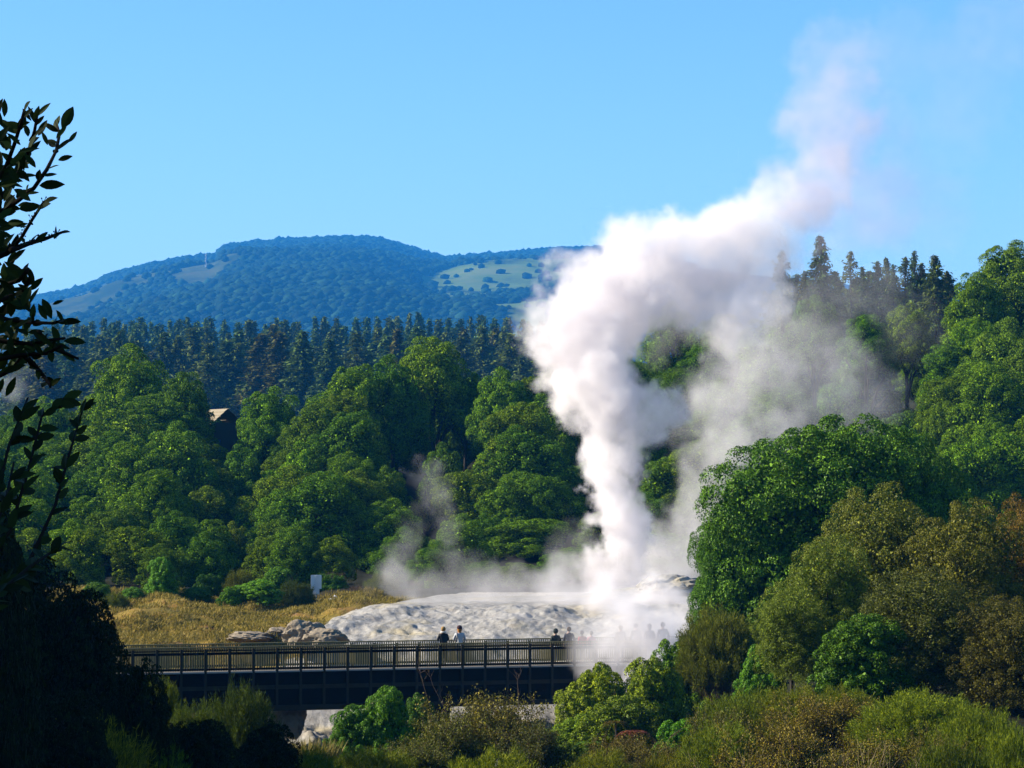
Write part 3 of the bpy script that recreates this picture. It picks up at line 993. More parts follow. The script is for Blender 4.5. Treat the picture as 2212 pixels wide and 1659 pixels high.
# ------------------------------------------------------------------ near right trees
tree('round_tree', 'big0', 1785, 905, 585, 1420, 112, 'large rounded glossy green tree right of the geyser, its left edge against the steam', 'tree', None, (1.0, 1.0, 1.0), .9, rz=.4)
tree('round_tree', 'big1', 1585, 1060, 195, 1400, 111, 'lower left bulge tree of glossy dark leaves in front of the round tree', 'tree', None, (.95, 1, .95), 1.0, rz=1.4)
OL = [(2330, 1090, 230, 1470, 92, 'olive0', (1.0, .9, .8), 'olive tree just beyond the right picture edge'),
      (2470, 1130, 300, 1500, 84, 'olive2', (1.0, 1.0, .8), 'broad olive tree well beyond the right picture edge'),
      (2340, 1300, 240, 1540, 74, 'bush0', (.9, .9, .7), 'low green tree beyond the right picture edge'),
      (2500, 1330, 280, 1560, 66, 'olive1', (1.0, 1.0, .8), 'rounded olive bush tree beyond the right picture edge'),
      (2360, 960, 260, 1300, 130, 'big0', (.9, 1, .9), 'glossy green tree beyond the right picture edge'),
      (1900, 1050, 330, 1440, 92, 'olive0', (1.15, 1.15, 1), 'olive brown tree in front of the round glossy tree'),
      (2090, 1085, 300, 1470, 88, 'olive1', (1.1, .98, .8), 'bronze tinted bushy tree at the right, left of the reddish one'),
      (2210, 1065, 210, 1440, 90, 'olive2', (1.3, .72, .6), 'reddish brown tree on the right picture edge'),
      (1790, 1160, 280, 1480, 86, 'olive2', (1.15, 1.35, .9), 'yellow-green bushy tree below the round glossy tree'),
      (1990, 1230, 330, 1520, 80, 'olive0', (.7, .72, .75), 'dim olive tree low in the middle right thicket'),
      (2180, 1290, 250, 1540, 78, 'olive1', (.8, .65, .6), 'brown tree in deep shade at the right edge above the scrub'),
      (1710, 1270, 170, 1470, 84, 'olive1', (1.15, 1.4, .9), 'small yellow-green tree at the left foot of the thicket'),
      (1870, 1330, 220, 1520, 79, 'bush1', (.9, .9, .7), 'glossy green low tree in front of the olive thicket')]
for (px, top, w, bot, Y, kind, tint, lab) in OL:
    tree('olive_tree', kind, px, top, w, bot, Y, lab, 'tree', 'trees of the right thicket', tint, 1.0)

tree('round_tree', 'big1', 1965, 925, 270, 1330, 115, 'right shoulder tree of glossy leaves behind the olive thicket, joined to the round tree', 'tree', None, (.95, 1, .95), 1.0, rz=2.4)
# ------------------------------------------------------------------ shrubs and scrub
BUSH = [('brush0', 2330, 1590, 200, 1720, 58, (1.1, 1.1, .8), 'green manuka beyond the lower right corner'),
    ('brush1', 2480, 1560, 240, 1700, 62, (1.0, 1.1, .8), 'broad manuka beyond the lower right corner'),
    # kind, px, top, w, bottom, Y, tint, label
    ('bush0', 1290, 1452, 150, 1560, 101, (1.9, 1.25, .6), 'yellow-green leafy shrub at the right end of the bridge, lower left one'),
    ('bush1', 1400, 1440, 150, 1580, 100, (1.75, 1.2, .6), 'yellow-green shrub just right of the lower left bridge-end shrub'),
    ('bush0', 1480, 1395, 150, 1520, 104, (1.0, 1.0, .9), 'dark green shrub against the last bridge visitors'),
    ('brush1', 1555, 1330, 150, 1480, 103, (1.0, .9, .9), 'fine leaved grey-green shrub with slanting stems left of thicket'),
    ('bush1', 1640, 1410, 100, 1500, 92, (.9, 1.1, .9), 'small bright green shrub beneath the fine leaved shrub'),
    ('bush0', 1250, 1560, 130, 1650, 97, (1.5, 1.2, .6), 'low yellowish shrub beside the pale stream bank'),
    ('bush1', 1340, 1520, 170, 1640, 96, (1.3, .95, .6), 'olive shrub behind the rusty fern fronds'),
    ('bush0', 1480, 1570, 110, 1670, 88, (.9, 1.2, 1.0), 'bright green leafy shrub right of the ferns'),
    ('bush1', 840, 1500, 105, 1630, 103, (.95, 1.1, .9), 'upright dark green leafy shrub below the middle of the bridge'),
    ('bush0', 765, 1540, 110, 1650, 103, (.8, .95, .9), 'round dark green shrub left of the upright leafy one'),
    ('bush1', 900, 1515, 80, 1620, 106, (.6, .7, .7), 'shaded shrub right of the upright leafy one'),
    ('brush0', 350, 1485, 90, 1560, 86, (.8, .85, .7), 'lit manuka top under the left end of the bridge'),
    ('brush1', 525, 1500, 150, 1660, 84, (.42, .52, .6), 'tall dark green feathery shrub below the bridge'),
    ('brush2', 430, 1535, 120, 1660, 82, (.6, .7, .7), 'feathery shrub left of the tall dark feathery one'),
    ('brush0', 180, 1580, 330, 1720, 56, (1.7, 1.2, .7), 'golden green manuka bush in the lower left corner'),
    ('brush1', 330, 1610, 170, 1720, 58, (.9, 1.15, .9), 'bluish green manuka bush right of the golden corner bush'),
    ('brush2', 60, 1600, 160, 1720, 60, (.8, .9, .8), 'dark manuka bush at the left bottom edge'),
    ('brush2', 640, 1630, 160, 1720, 74, (1.0, 1.15, .9), 'green manuka below the yellow reeds'),
    ('brush0', 800, 1635, 190, 1720, 76, (1.1, 1.1, .9), 'green manuka bush at the bottom centre edge, left one'),
    ('brush1', 1060, 1640, 220, 1720, 70, (1.3, 1.25, .8), 'bright green manuka at the bottom centre edge under the brown bush'),
    ('brush2', 1290, 1640, 170, 1720, 72, (1.2, 1.1, .8), 'yellowish manuka under the ferns at the bottom edge'),
    ('brush0', 1440, 1650, 160, 1730, 66, (1.1, .9, .7), 'dry green manuka left of the pale bare branches'),
    ('brush1', 1600, 1510, 190, 1620, 80, (1.0, 1.05, .85), 'green manuka on the scrub slope below the slanting stems'),
    ('brush2', 1720, 1500, 170, 1610, 79, (1.25, 1.15, .8), 'light green manuka below the yellow-green thicket tree'),
    ('brush0', 1560, 1580, 190, 1690, 70, (1.1, 1.15, .8), 'mid green manuka left of the brown scrub patch'),
    ('brush1', 1990, 1510, 230, 1620, 70, (1.3, 1.35, .8), 'bright green manuka mound right of the brown scrub patch'),
    ('brush2', 2110, 1540, 190, 1660, 66, (1.15, 1.2, .8), 'green manuka mound near the right edge'),
    ('brush0', 2190, 1590, 150, 1720, 58, (1.2, 1.25, .8), 'green manuka in the lower right corner'),
    ('brush1', 2060, 1620, 190, 1740, 56, (.75, .8, .7), 'shaded manuka left of the lower right corner bush'),
    ('brush2', 1830, 1500, 160, 1600, 76, (1.1, 1.05, .8), 'olive manuka behind the top of the brown scrub'),
]
for (kind, px, top, w, bot, Y, tint, lab) in BUSH:
    top, w = top - 14, w * 1.25
    up_ = px == 1555
    tree('shrub', kind, px, top, w, bot, Y, lab, 'shrub', 'shrubs of the foreground', tuple(t_ * q_ for t_, q_ in zip(tint, (1.25, 1.15, .9))), 1.0, trunk=False, crown='foliage', fixed_bottom=up_)
    # woody base as a part of its own
    rt = COL.objects[-1].parent
    h = COL.objects[-1].scale
    st = link('stem', TWIG['brown'][rnd.randrange(2)][0], rt)
    st.scale = (h[0] * .8, h[1] * .8, h[2] * .85 + rt.children[0].location.z)

TW = [  # px, top, w, bottom, Y, style, label, tint
    (1060, 1495, 250, 1680, 94, 'brown', 'large brown twiggy bush in front of the bridge', (1.3, 1, .8)),
    (975, 1540, 190, 1690, 92, 'brown', 'brown twiggy bush on the left of the large one', (1.0, .95, .8)),
    (900, 1600, 160, 1710, 86, 'brown', 'low brownish bush beneath the dark leafy shrub', (.9, .9, .8)),
    (1160, 1560, 120, 1690, 90, 'brown', 'greyish bare bush on the right flank of the large brown bush', (.7, .7, .8)),
    (1560, 1530, 150, 1650, 78, 'brown', 'grey-brown bare bush at the top left of the scrub slope', (.9, .8, .8)),
    (1800, 1500, 220, 1640, 72, 'brown', 'reddish brown twiggy bush at the crest of the scrub patch', (1.35, .95, .7)),
    (1700, 1560, 210, 1690, 66, 'brown', 'russet bush in the left half of the scrub patch', (1.35, .95, .7)),
    (1890, 1570, 210, 1700, 63, 'brown', 'russet bush in the right half of the scrub patch', (1.3, .95, .7)),
    (1800, 1590, 230, 1720, 58, 'pale', 'bush with pale twisted bare branches at the bottom of the scrub patch', (1.1, .9, .7)),
    (1560, 1610, 200, 1720, 58, 'pale', 'pale branched bush at the bottom, left of the scrub patch', (1.2, 1.0, .7)),
    (1690, 1620, 180, 1720, 55, 'pale', 'pale branched bush between the two other pale ones at the bottom', (1.2, .9, .7)),
    (1960, 1620, 200, 1740, 55, 'pale', 'pale branched bush right of the scrub patch at the bottom edge', (1.1, .85, .7)),
    (2010, 1560, 150, 1660, 63, 'brown', 'grey bare bush poking from the bright green manuka mound', (1.0, .8, .7)),
    (1430, 1600, 130, 1700, 82, 'brown', 'bare brown bush behind a leaning dead stem near the ferns', (1.0, .8, .7)),
    (1340, 1590, 150, 1690, 86, 'brown', 'brown undergrowth bush around the rusty fern fronds', (1.1, .8, .6)),
]
for (px, top, w, bot, Y, style, lab, tint) in TW:
    top, w = top - 12, w * 1.2
    c = at(px, bot, Y)
    gz = float(ground_h(c.x, Y))
    s = m_px(Y)
    zt = at(px, top, Y).z
    i = rnd.randrange(2)
    rt = root('twiggy_bush', (c.x, Y, gz - .1), lab, 'bush', 'bare bushes of the foreground')
    H = zt - gz
    for nm, me in (('stem', TWIG[style][i][0]), ('foliage', TWIG[style][i][1])):
        o = link(nm, me, rt, tint)
        o.scale = (w * s / 2 * 1.1, w * s / 2 * 1.1, H)
        o.rotation_euler = (0, 0, i * 2.1 + px)

# dark shrubs at lower left, in the shade of the trees beyond the picture's edge
DK = [('shade1', -30, 1040, 240, 1500, 48, 'tall black shrub cut by the left picture edge at mid height'),
      ('shade0', 60, 1240, 420, 1680, 62, 'large black-green shrub filling the left edge above the corner bushes'),
      ('shade1', 150, 1285, 300, 1700, 60, 'dark shaded shrub hiding the left end of the bridge'),
      ('shade0', 290, 1440, 220, 1720, 58, 'dark shaded shrub below the left end of the bridge'),
      ('shade1', 420, 1560, 240, 1740, 60, 'low dark shrub under the feathery shrubs'),
      ('shade0', 560, 1570, 200, 1740, 66, 'dark thicket shrub left of the yellow reeds'),
      ('shade1', 120, 1500, 300, 1760, 52, 'dark shrub behind the golden corner bush')]
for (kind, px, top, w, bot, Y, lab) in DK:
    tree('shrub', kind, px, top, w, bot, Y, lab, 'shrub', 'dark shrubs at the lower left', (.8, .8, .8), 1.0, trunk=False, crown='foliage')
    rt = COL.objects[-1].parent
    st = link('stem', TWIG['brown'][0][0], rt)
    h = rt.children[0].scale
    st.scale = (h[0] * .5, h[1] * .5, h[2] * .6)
# the trees that throw that shade: they stand left of the picture
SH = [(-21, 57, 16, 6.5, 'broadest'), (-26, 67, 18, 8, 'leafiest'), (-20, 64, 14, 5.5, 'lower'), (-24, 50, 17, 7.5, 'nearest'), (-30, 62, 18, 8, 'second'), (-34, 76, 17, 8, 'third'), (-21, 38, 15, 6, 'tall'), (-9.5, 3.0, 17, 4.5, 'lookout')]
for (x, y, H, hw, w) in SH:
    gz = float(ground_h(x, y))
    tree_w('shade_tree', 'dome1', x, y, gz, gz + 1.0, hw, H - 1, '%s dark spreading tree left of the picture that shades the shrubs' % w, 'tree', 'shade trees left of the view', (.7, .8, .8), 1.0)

# small shrubs of the terrace edge and grass slope
EDGE = [('bush0', 560, 1252, 150, 1310, 153, (1.5, 1.6, .8), 'bright green low shrub left of the sign'),
        ('bush1', 500, 1268, 90, 1310, 152, (1.4, 1.4, .8), 'smaller bright green shrub at the left end of the bright low one'),
        ('brush1', 640, 1256, 90, 1300, 155, (.7, .7, .8), 'grey twiggy shrub just left of the sign'),
        ('brush0', 520, 1232, 90, 1290, 156, (1.2, .95, .6), 'tawny shrub behind the bright low shrub'),
        ('bush1', 350, 1205, 110, 1305, 153, (1.2, 1.4, .9), 'tall bright green bush rising from the back edge of the dry grass'),
        ('bush0', 420, 1268, 90, 1310, 153, (.8, .9, .9), 'low dark green shrub right of the tall bright bush'),
        ('bush1', 285, 1268, 80, 1310, 152, (1.0, 1.2, .9), 'mid green shrub left of the tall bright bush'),
        ('brush2', 245, 1280, 70, 1312, 150, (1.2, 1.1, .8), 'grassy green tuft bush at the far left of the dry slope'),
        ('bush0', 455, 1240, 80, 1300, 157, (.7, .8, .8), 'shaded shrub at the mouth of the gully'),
        ('bush1', 775, 1278, 110, 1306, 158, (1.2, 1.3, .8), 'low green shrub right of the sign'),
        ('brush2', 830, 1240, 90, 1296, 161, (1.2, 1.1, .7), 'yellow-green shrub behind the left wisps'),
        ('bush0', 928, 1252, 50, 1290, 163, (1.8, 1.4, .6), 'small yellow shrub at the terrace back edge'),
        ('brush1', 890, 1260, 80, 1292, 163, (.9, .85, .8), 'grey-brown shrub left of the small yellow shrub'),
        ('bush1', 205, 1258, 80, 1310, 152, (1.3, 1.2, 1.2), 'pale green shrub at the left end of the grass slope'),
        ('bush0', 720, 1240, 90, 1298, 162, (.9, 1.0, .8), 'rounded green shrub directly behind the sign post'),
        ('bush1', 600, 1225, 110, 1290, 162, (1.1, 1.2, .8), 'leafy shrub behind the bright low shrub, under the central spur')]
for (kind, px, top, w, bot, Y, tint, lab) in EDGE:
    rt = tree('shrub', kind, px, top, w, bot, Y, lab, 'shrub', 'shrubs along the terrace edge', tint, .7, trunk=False, crown='foliage')
    cr = rt.children[0]
    st = link('stem', TWIG['brown'][0][0], rt)
    st.scale = (cr.scale[0] * .8, cr.scale[1] * .8, cr.scale[2] * .8)


# dry grass on the left slope ---------------------------------------
def dry_grass():
    rng = np.random.default_rng(91)
    n = 16000
    X = rng.uniform(-27, -4.5, n); Y = rng.uniform(133, 158, n)
    keep = (X < -9.6 + (Y - 137) * .28) & (fbm(X * .45, Y * .45, 4, 61) + rng.normal(scale=.05, size=n) > .37)
    X, Y = X[keep], Y[keep]
    per = 9
    X = np.repeat(X, per) + rng.normal(scale=.16, size=len(X) * per)
    Y = np.repeat(Y, per) + rng.normal(scale=.16, size=len(Y) * per)
    Z = ground_h(X, Y)
    L = rng.uniform(.12, .42, len(X)) * (.5 + fbm(X * .6, Y * .6, 3, 66))
    T = rng.normal(scale=.45, size=(len(X), 3)) + np.array([.25, 0, 1])
    T = norm(T)
    P = np.stack([X, Y, Z], 1) + T * L[:, None] * .45
    V, F = leaves_np(P, np.cross(T, rng.normal(size=T.shape)), L, .035, rng, .15, T)
    return mesh_np('dry_grass', V, F, M['grass'])


tag(link('dry_grass', dry_grass(), None, (1, 1, 1)), 'tawny dry grass on the slope behind the left half of the bridge', 'grass', kind='stuff')


def reed_clump(px, top, bot, w, Y, lab):
    rng = np.random.default_rng(int(px))
    c = at(px, bot, Y); s = m_px(Y)
    gz = float(ground_h(c.x, Y)); H = at(px, top, Y).z - gz
    n = 900
    a = rng.uniform(0, 6.28, n); r = np.sqrt(rng.random(n)) * w * s / 2
    base = np.stack([r * np.cos(a), r * np.sin(a), np.zeros(n)], 1)
    lean = norm(np.stack([np.cos(a) * .35 * r / (w * s / 2), np.sin(a) * .35, np.ones(n)], 1) + rng.normal(scale=.14, size=(n, 3)))
    L = H * rng.uniform(.5, 1.05, n)
    V, F = leaves_np(base + lean * L[:, None] * .5, np.cross(lean, rng.normal(size=lean.shape)), L, .035, rng, .12, lean)
    o = link('reed_clump', mesh_np('reed_clump', V, F, M['reed']), None, (1, 1, 1))
    o.location = (c.x, Y, gz)
    tag(o, lab, 'reeds')


reed_clump(675, 1580, 1650, 90, 92, 'yellow reed clump in front of the pale stream bank')


def fern(px, py, Y, size, mat, lab, tint=(1, 1, 1), n=11):
    p = at(px, py, Y)
    gz = float(ground_h(p.x, Y))
    rt = root('fern', (p.x, Y, gz), lab, 'fern', 'ferns beside the stream')
    rng = np.random.default_rng(int(px))
    hgt = max((p.z - gz) * .8, .3)
    MB().tube([(0, 0, -.1), (.03, 0, hgt * .5), (0, .03, hgt)], [.06, .05, .04], 6).build('trunk', M['bark'], rt)
    C, T, L = [], [], []
    for i in range(n):
        a = 2 * math.pi * i / n + rng.uniform(-.2, .2)
        d = np.array([math.cos(a), math.sin(a), 0]); side = np.array([-d[1], d[0], 0])
        for k in range(26):
            t = (k + 1) / 26
            q = d * size * t + np.array([0, 0, hgt + size * (.75 * t - 1.25 * t * t)])
            for s in (-1, 1):
                l = size * .26 * (1 - t) ** .6 * min(1, t * 6)
                tt = side * s + d * .35 + np.array([0, 0, -.25])
                tt = tt / np.linalg.norm(tt)
                C.append(q + tt * l / 2); T.append(tt); L.append(l)
    C = np.array(C); T = np.array(T); L = np.array(L)
    V, F = leaves_np(C, np.cross(T, np.cross(np.array([0, 0, 1.]), T)) + rng.normal(scale=.2, size=T.shape), L, L * .2 + .012, rng, .05, T)
    link('fronds', mesh_np('fronds', V, F, M[mat]), rt, tint)


fern(1370, 1560, 90, .75, 'rust', 'rust red dead fern fronds between the yellow-green shrubs')
fern(1275, 1590, 90, .7, 'gloss', 'silvery green tree fern below the yellow-green shrubs', (1.1, 1.0, 1.6))
fern(1330, 1535, 93, .6, 'olive', 'bronze fern above the rusty fronds', (.9, .6, .6))

# dead stems
DS = [([(930, 1530), (912, 1470), (900, 1420)], 97, 'bare leaning dead stem before the bridge, left one'),
      ([(965, 1540), (935, 1480), (922, 1440)], 97, 'bare forked dead stem before the bridge, right of the leaning one'),
      ([(1120, 1520), (1118, 1470), (1130, 1440)], 95, 'thin upright dead twig over the large brown bush'),
      ([(1415, 1640), (1450, 1590), (1500, 1555)], 84, 'long dead stem leaning right over the scrub')]
for pts, Y, lab in DS:
    q = [at(x, y, Y) for x, y in pts]
    q.insert(0, Vector((q[0].x, Y, float(ground_h(q[0].x, Y)) - .1)))
    mb = MB()
    mb.tube(q, [.016, .012, .009, .003], 5)
    r_ = random.Random(pts[0][0])
    for k in range(9):
        b = q[2].lerp(q[3], r_.random()) if k > 3 else q[1].lerp(q[2], r_.random())
        e = b + Vector((r_.uniform(-.35, .35), r_.uniform(-.2, .2), r_.uniform(.1, .5)))
        mb.tube([b, b.lerp(e, .5) + Vector((.03, 0, 0)), e], [.006, .004, .002], 4)
    tag(mb.build('dead_stem', M['twig']), lab, 'dead branch', 'dead stems of the foreground')

# ------------------------------------------------------------------ bridge
BA = R(19)
BX, BY = at(1060, 1093, 128).x, 128.0
bridge = root('footbridge', (BX, BY, 0), 'long dark timber footbridge with slatted railings across the stream', 'footbridge', rz=BA)
S0, S1, BW = -24.0, 15.0, 3.0
mb = MB()
s = S0
while s < S1:
    mb.box((s, 0.03, -.05), (s + .138, BW - .03, 0.0)); s += .145
mb.build('deck', M['deck'], bridge)
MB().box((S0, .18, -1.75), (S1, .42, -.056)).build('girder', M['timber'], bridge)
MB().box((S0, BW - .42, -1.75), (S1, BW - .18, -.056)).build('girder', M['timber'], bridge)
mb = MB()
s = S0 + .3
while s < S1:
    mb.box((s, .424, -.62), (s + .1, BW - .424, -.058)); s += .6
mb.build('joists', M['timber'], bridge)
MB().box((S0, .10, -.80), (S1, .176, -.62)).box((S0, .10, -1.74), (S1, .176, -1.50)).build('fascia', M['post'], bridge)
SPC = 1.065
posts = np.arange(S0 + .3, S1, SPC)
for side, y0, o_ in (('near', -0.06, -1), ('far', BW - .04, 1)):
    pm = MB().box((-.05, 0, -1.52 if side == 'near' else -.9), (.05, .1, 1.0))
    for z in (-1.35, -.28, .55):
        pm.tube([(0, .0, z), (0, -.025, z)], [.028, .028], 6)
    pme = pm.mesh('post', M['post'])
    for s in posts:
        o = link('post', pme, bridge)
        o.location = (s, y0, 0)
    yr = y0 - .03 if o_ < 0 else y0
    MB().box((S0, yr - .04, 1.052), (S1, yr + .15, 1.10)).build('handrail', M['slat'], bridge)
    yb = y0 + .102 if o_ < 0 else y0 - .05
    MB().box((S0, yb, .90), (S1, yb + .045, .945)).box((S0, yb, .74), (S1, yb + .045, .85)).box((S0, yb, .07), (S1, yb + .045, .16)).build('rail', M['timber'], bridge)
    sm = MB()
    s = S0 + .05
    ys_ = yb + .047 if o_ < 0 else yb - .027
    while s < S1:
        sm.box((s, ys_, .05), (s + .052, ys_ + .025, 1.049)); s += .1065
    sm.build('balusters', M['slat'], bridge)
    if side == 'near':
        lm = MB()
        for a, b in zip(posts, posts[1:]):
            lm.box((a + .056, -.10, -.045), (b - .056, .02, .012))
        lm.build('ledge', M['ledge'], bridge)
# abutment piers
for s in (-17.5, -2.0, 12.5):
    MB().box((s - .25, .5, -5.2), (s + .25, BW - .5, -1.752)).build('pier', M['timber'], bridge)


# ------------------------------------------------------------------ people
def skin_obj(name, verts, edges, radii, mat, parent, sub=1, smooth_=True):
    me = bpy.data.meshes.new(name)
    me.from_pydata(verts, edges, [])
    me.materials.append(mat)
    o = link(name, me, parent)
    o.modifiers.new('skin', 'SKIN')
    sl = me.skin_vertices[0] if len(me.skin_vertices) else None
    if sl is None:
        bm = bmesh.new(); bm.from_mesh(me)
        bm.verts.layers.skin.verify()
        bm.to_mesh(me); bm.free()
        sl = me.skin_vertices[0]
    for i, r_ in enumerate(radii):
        sl.data[i].radius = (r_, r_) if not isinstance(r_, tuple) else r_
        sl.data[i].use_root = (i == 0)
    o.modifiers['skin'].use_smooth_shade = True
    ss = o.modifiers.new('sub', 'SUBSURF')
    ss.levels = ss.render_levels = sub
    return o


def person(s, t, h, label, coat, trousers, hair, face=0.0, hood=False, long_hair=0.0, coat_len=.78, collar=None, cap=None, hem=None, strap=False, arms='down', belly=1.0):
    """stands on the bridge at (s, t); +Y of the person's own frame is where they look"""
    w = bridge_pt(s, t)
    p = root('person', w, label, 'person', 'visitors on the bridge', rz=BA + face)
    k = h / 1.72
    V, E, Rr = [], [], []

    def add(v, r_, j=None):
        V.append(tuple(c * k for c in v)); Rr.append(r_ * k)
        if j is not None: E.append((j, len(V) - 1))
        return len(V) - 1
    pel = add((0, 0, .93), .115)
    sp = add((0, .01, 1.10), .105, pel)
    ch = add((0, 0, 1.30), .125, sp)
    nb = add((0, 0, 1.45), .055, ch)
    hb = add((0, .015, 1.54), .06, nb)
    hm_ = add((0, .02, 1.62), .088, hb)
    ht = add((0, .015, 1.69), .06, hm_)
    add((0, .115, 1.60), .014, hm_)                       # nose
    for q in (-1, 1):
        add((q * .092, .01, 1.61), .012, hm_)             # ear
        sh = add((q * .175, 0, 1.39), .055, ch)
        if arms == 'down':
            el, wr, hd = (q * .25, -.03, 1.12), (q * .24, .08, .90), (q * .235, .11, .83)
        else:                                             # forearms forward, resting on the rail
            el, wr, hd = (q * .26, .02, 1.13), (q * .15, .22, 1.08), (q * .12, .29, 1.08)
        e_ = add(el, .042, sh); w_ = add(wr, .028, e_); h_ = add(hd, .03, w_)
        d = (Vector(hd) - Vector(wr)).normalized()
        sd = d.cross(Vector((0, 0, 1)) if abs(d.z) < .8 else Vector((0, 1, 0))).normalized()
        for f in range(4):
            b = Vector(hd) + sd * (.016 * (f - 1.5)) + d * .03
            c1 = add(b, .009, h_)
            c2 = add(b + d * (.03 + .006 * (f in (1, 2))) + Vector((0, .006, -.008)), .0085, c1)
            add(b + d * (.055 + .01 * (f in (1, 2))) + Vector((0, .012, -.022)), .007, c2)
        t1 = add(Vector(hd) + sd * .04 + Vector((0, .01, 0)), .010, h_)
        add(Vector(hd) + sd * .055 + d * .035, .008, t1)
        hp = add((q * .09, 0, .87), .088, pel)
        kn = add((q * .10, .02, .48), .058, hp)
        an = add((q * .10, -.01, .085), .04, kn)
        add((q * .11, .12, .04), .038, an)
    skin_obj('body', V, E, Rr, M['skin'], p, 1)
    # trousers
    V, E, Rr = [], [], []
    a = add((0, 0, .93), .125)
    for q in (-1, 1):
        b = add((q * .09, 0, .85), .10, a); c = add((q * .10, .02, .48), .072, b); add((q * .10, -.005, .12), .058, c)
    skin_obj('trousers', V, E, Rr, M[trousers], p, 1)
    # coat with sleeves
    V, E, Rr = [], [], []
    a = add((0, 0, 1.28), (.16 * belly))
    up = add((0, 0, 1.40), .10, a)
    add((0, 0, 1.47), .075, up)
    lo = add((0, 0, 1.10), .155 * belly, a)
    lo2 = add((0, 0, .95), .165 * belly, lo)
    add((0, 0, coat_len), .17 * belly, lo2)
    for q in (-1, 1):
        b = add((q * .18, 0, 1.375), .075, a)
        if arms == 'down':
            c = add((q * .262, -.03, 1.12), .062, b); add((q * .25, .065, .925), .048, c)
        else:
            c = add((q * .27, .02, 1.13), .062, b); add((q * .165, .20, 1.085), .045, c)
    skin_obj('coat', V, E, Rr, M[coat], p, 1)
    # hair / hood
    bm = bmesh.new()
    bmesh.ops.create_uvsphere(bm, u_segments=16, v_segments=12, radius=1)
    for v in bm.verts:
        x, y, z = v.co
        front = max(0, y)
        r_ = .112 + (.02 if hood else 0)
        if y > .25 and z < .45:                            # the face stays free
            r_ *= .62
        zz = z * r_ * 1.08
        if z < 0 and y < .4 and long_hair:
            zz *= 1 + long_hair * (1 - max(0, y)) * 2.2
        v.co = (x * r_ * (1 if z > -.5 else 1 - .25 * long_hair), y * r_ + .005, zz + 1.635)
        v.co *= k
    me = bpy.data.meshes.new('hair'); bm.to_mesh(me); bm.free()
    for f in me.polygons: f.use_smooth = True
    me.materials.append(M[hair])
    link('hood' if hood else 'hair', me, p)
    if collar:
        mb = MB(); pts = [(.10 * math.cos(u) * k, (.10 * math.sin(u)) * k, 1.485 * k) for u in np.linspace(0, 2 * math.pi, 15)]
        mb.tube(pts, [.045 * k] * 15, 7, False); mb.build('collar', M[collar], p, True)
    if cap:
        bm = bmesh.new(); bmesh.ops.create_uvsphere(bm, u_segments=16, v_segments=10, radius=.125 * k)
        for v in bm.verts:
            v.co.z = max(v.co.z, -.055 * k) * 1.0
            v.co += Vector((0, .0, 1.66 * k))
        me = bpy.data.meshes.new('cap'); bm.to_mesh(me); bm.free()
        for f in me.polygons: f.use_smooth = True
        me.materials.append(M[cap]); link('cap', me, p)
    if hem:
        mb = MB(); pts = [(.185 * belly * math.cos(u) * k, (.165 * belly * math.sin(u)) * k, (coat_len + .06) * k) for u in np.linspace(0, 2 * math.pi, 17)]
        mb.tube(pts, [.055 * k] * 17, 7, False); mb.build('hem', M[hem], p, True)
    if strap:
        MB().tube([(-.13 * k, -.05 * k, 1.44 * k), (-.15 * k, -.165 * k, 1.30 * k), (-.16 * k, -.17 * k, 1.05 * k), (-.17 * k, -.13 * k, .85 * k)], [.014 * k] * 4, 5).build('strap', M['black'], p)
    return p


def bridge_pt(s, t):
    return (BX + s * math.cos(BA) - t * math.sin(BA), BY + s * math.sin(BA) + t * math.cos(BA), 0.0)


def s_of(px, t):
    """distance along the bridge that shows at picture column px"""
    u = (px - 1106) / FPX
    c, q = math.cos(BA), math.sin(BA)
    return (u * (BY + t * c) - BX + t * q) / (c - u * q)


FT = 2.45
person(s_of(958, FT), FT, 1.70, 'blond visitor in a black coat with pale fur collar at the rail', 'black', 'charcoal', 'blond', .1, collar='fur', arms='rail', belly=1.1)
person(s_of(993, FT), FT, 1.72, 'visitor in a white jacket with ginger hair under a dark cap', 'offwhite', 'denim', 'ginger', -.05, long_hair=.8, cap='maroon', strap=True, arms='rail')
person(s_of(1200, 1.2), 1.2, 1.58, 'hooded visitor in a dark green jacket with a white hem at the steam edge', 'green_jacket', 'denim', 'green_jacket', .1, hood=True, hem='offwhite', belly=1.1)
person(s_of(1229, 2.2), 2.2, 1.62, 'visitor in navy beside the hooded one, fading into steam', 'navy', 'charcoal', 'brownhair', -.2)
person(s_of(1257, 2.0), 2.0, 1.45, 'short visitor in a red jacket blurred by steam', 'red', 'denim', 'brownhair', .2)
person(s_of(1277, 2.4), 2.4, 1.40, 'small visitor in pink right of the red jacket', 'pink', 'denim', 'brownhair', 0)
person(s_of(1373, FT), FT, 1.72, 'dark clad visitor in steam, leftmost of the three by the right shrubs', 'charcoal', 'black', 'brownhair', .1)
person(s_of(1402, FT), FT, 1.70, 'grey clad visitor, middle one of the three by the right shrubs', 'greycloth', 'charcoal', 'brownhair', 0, long_hair=.5, belly=1.1)
person(s_of(1431, FT), FT, 1.76, 'grey jacketed visitor nearest the right shrubs, the tallest of three', 'greycloth', 'charcoal', 'brownhair', -.1)
person(s_of(1340, 2.3), 2.3, 1.66, 'visitor almost lost in steam between the red jacket and the trio', 'greycloth', 'charcoal', 'brownhair', 0)

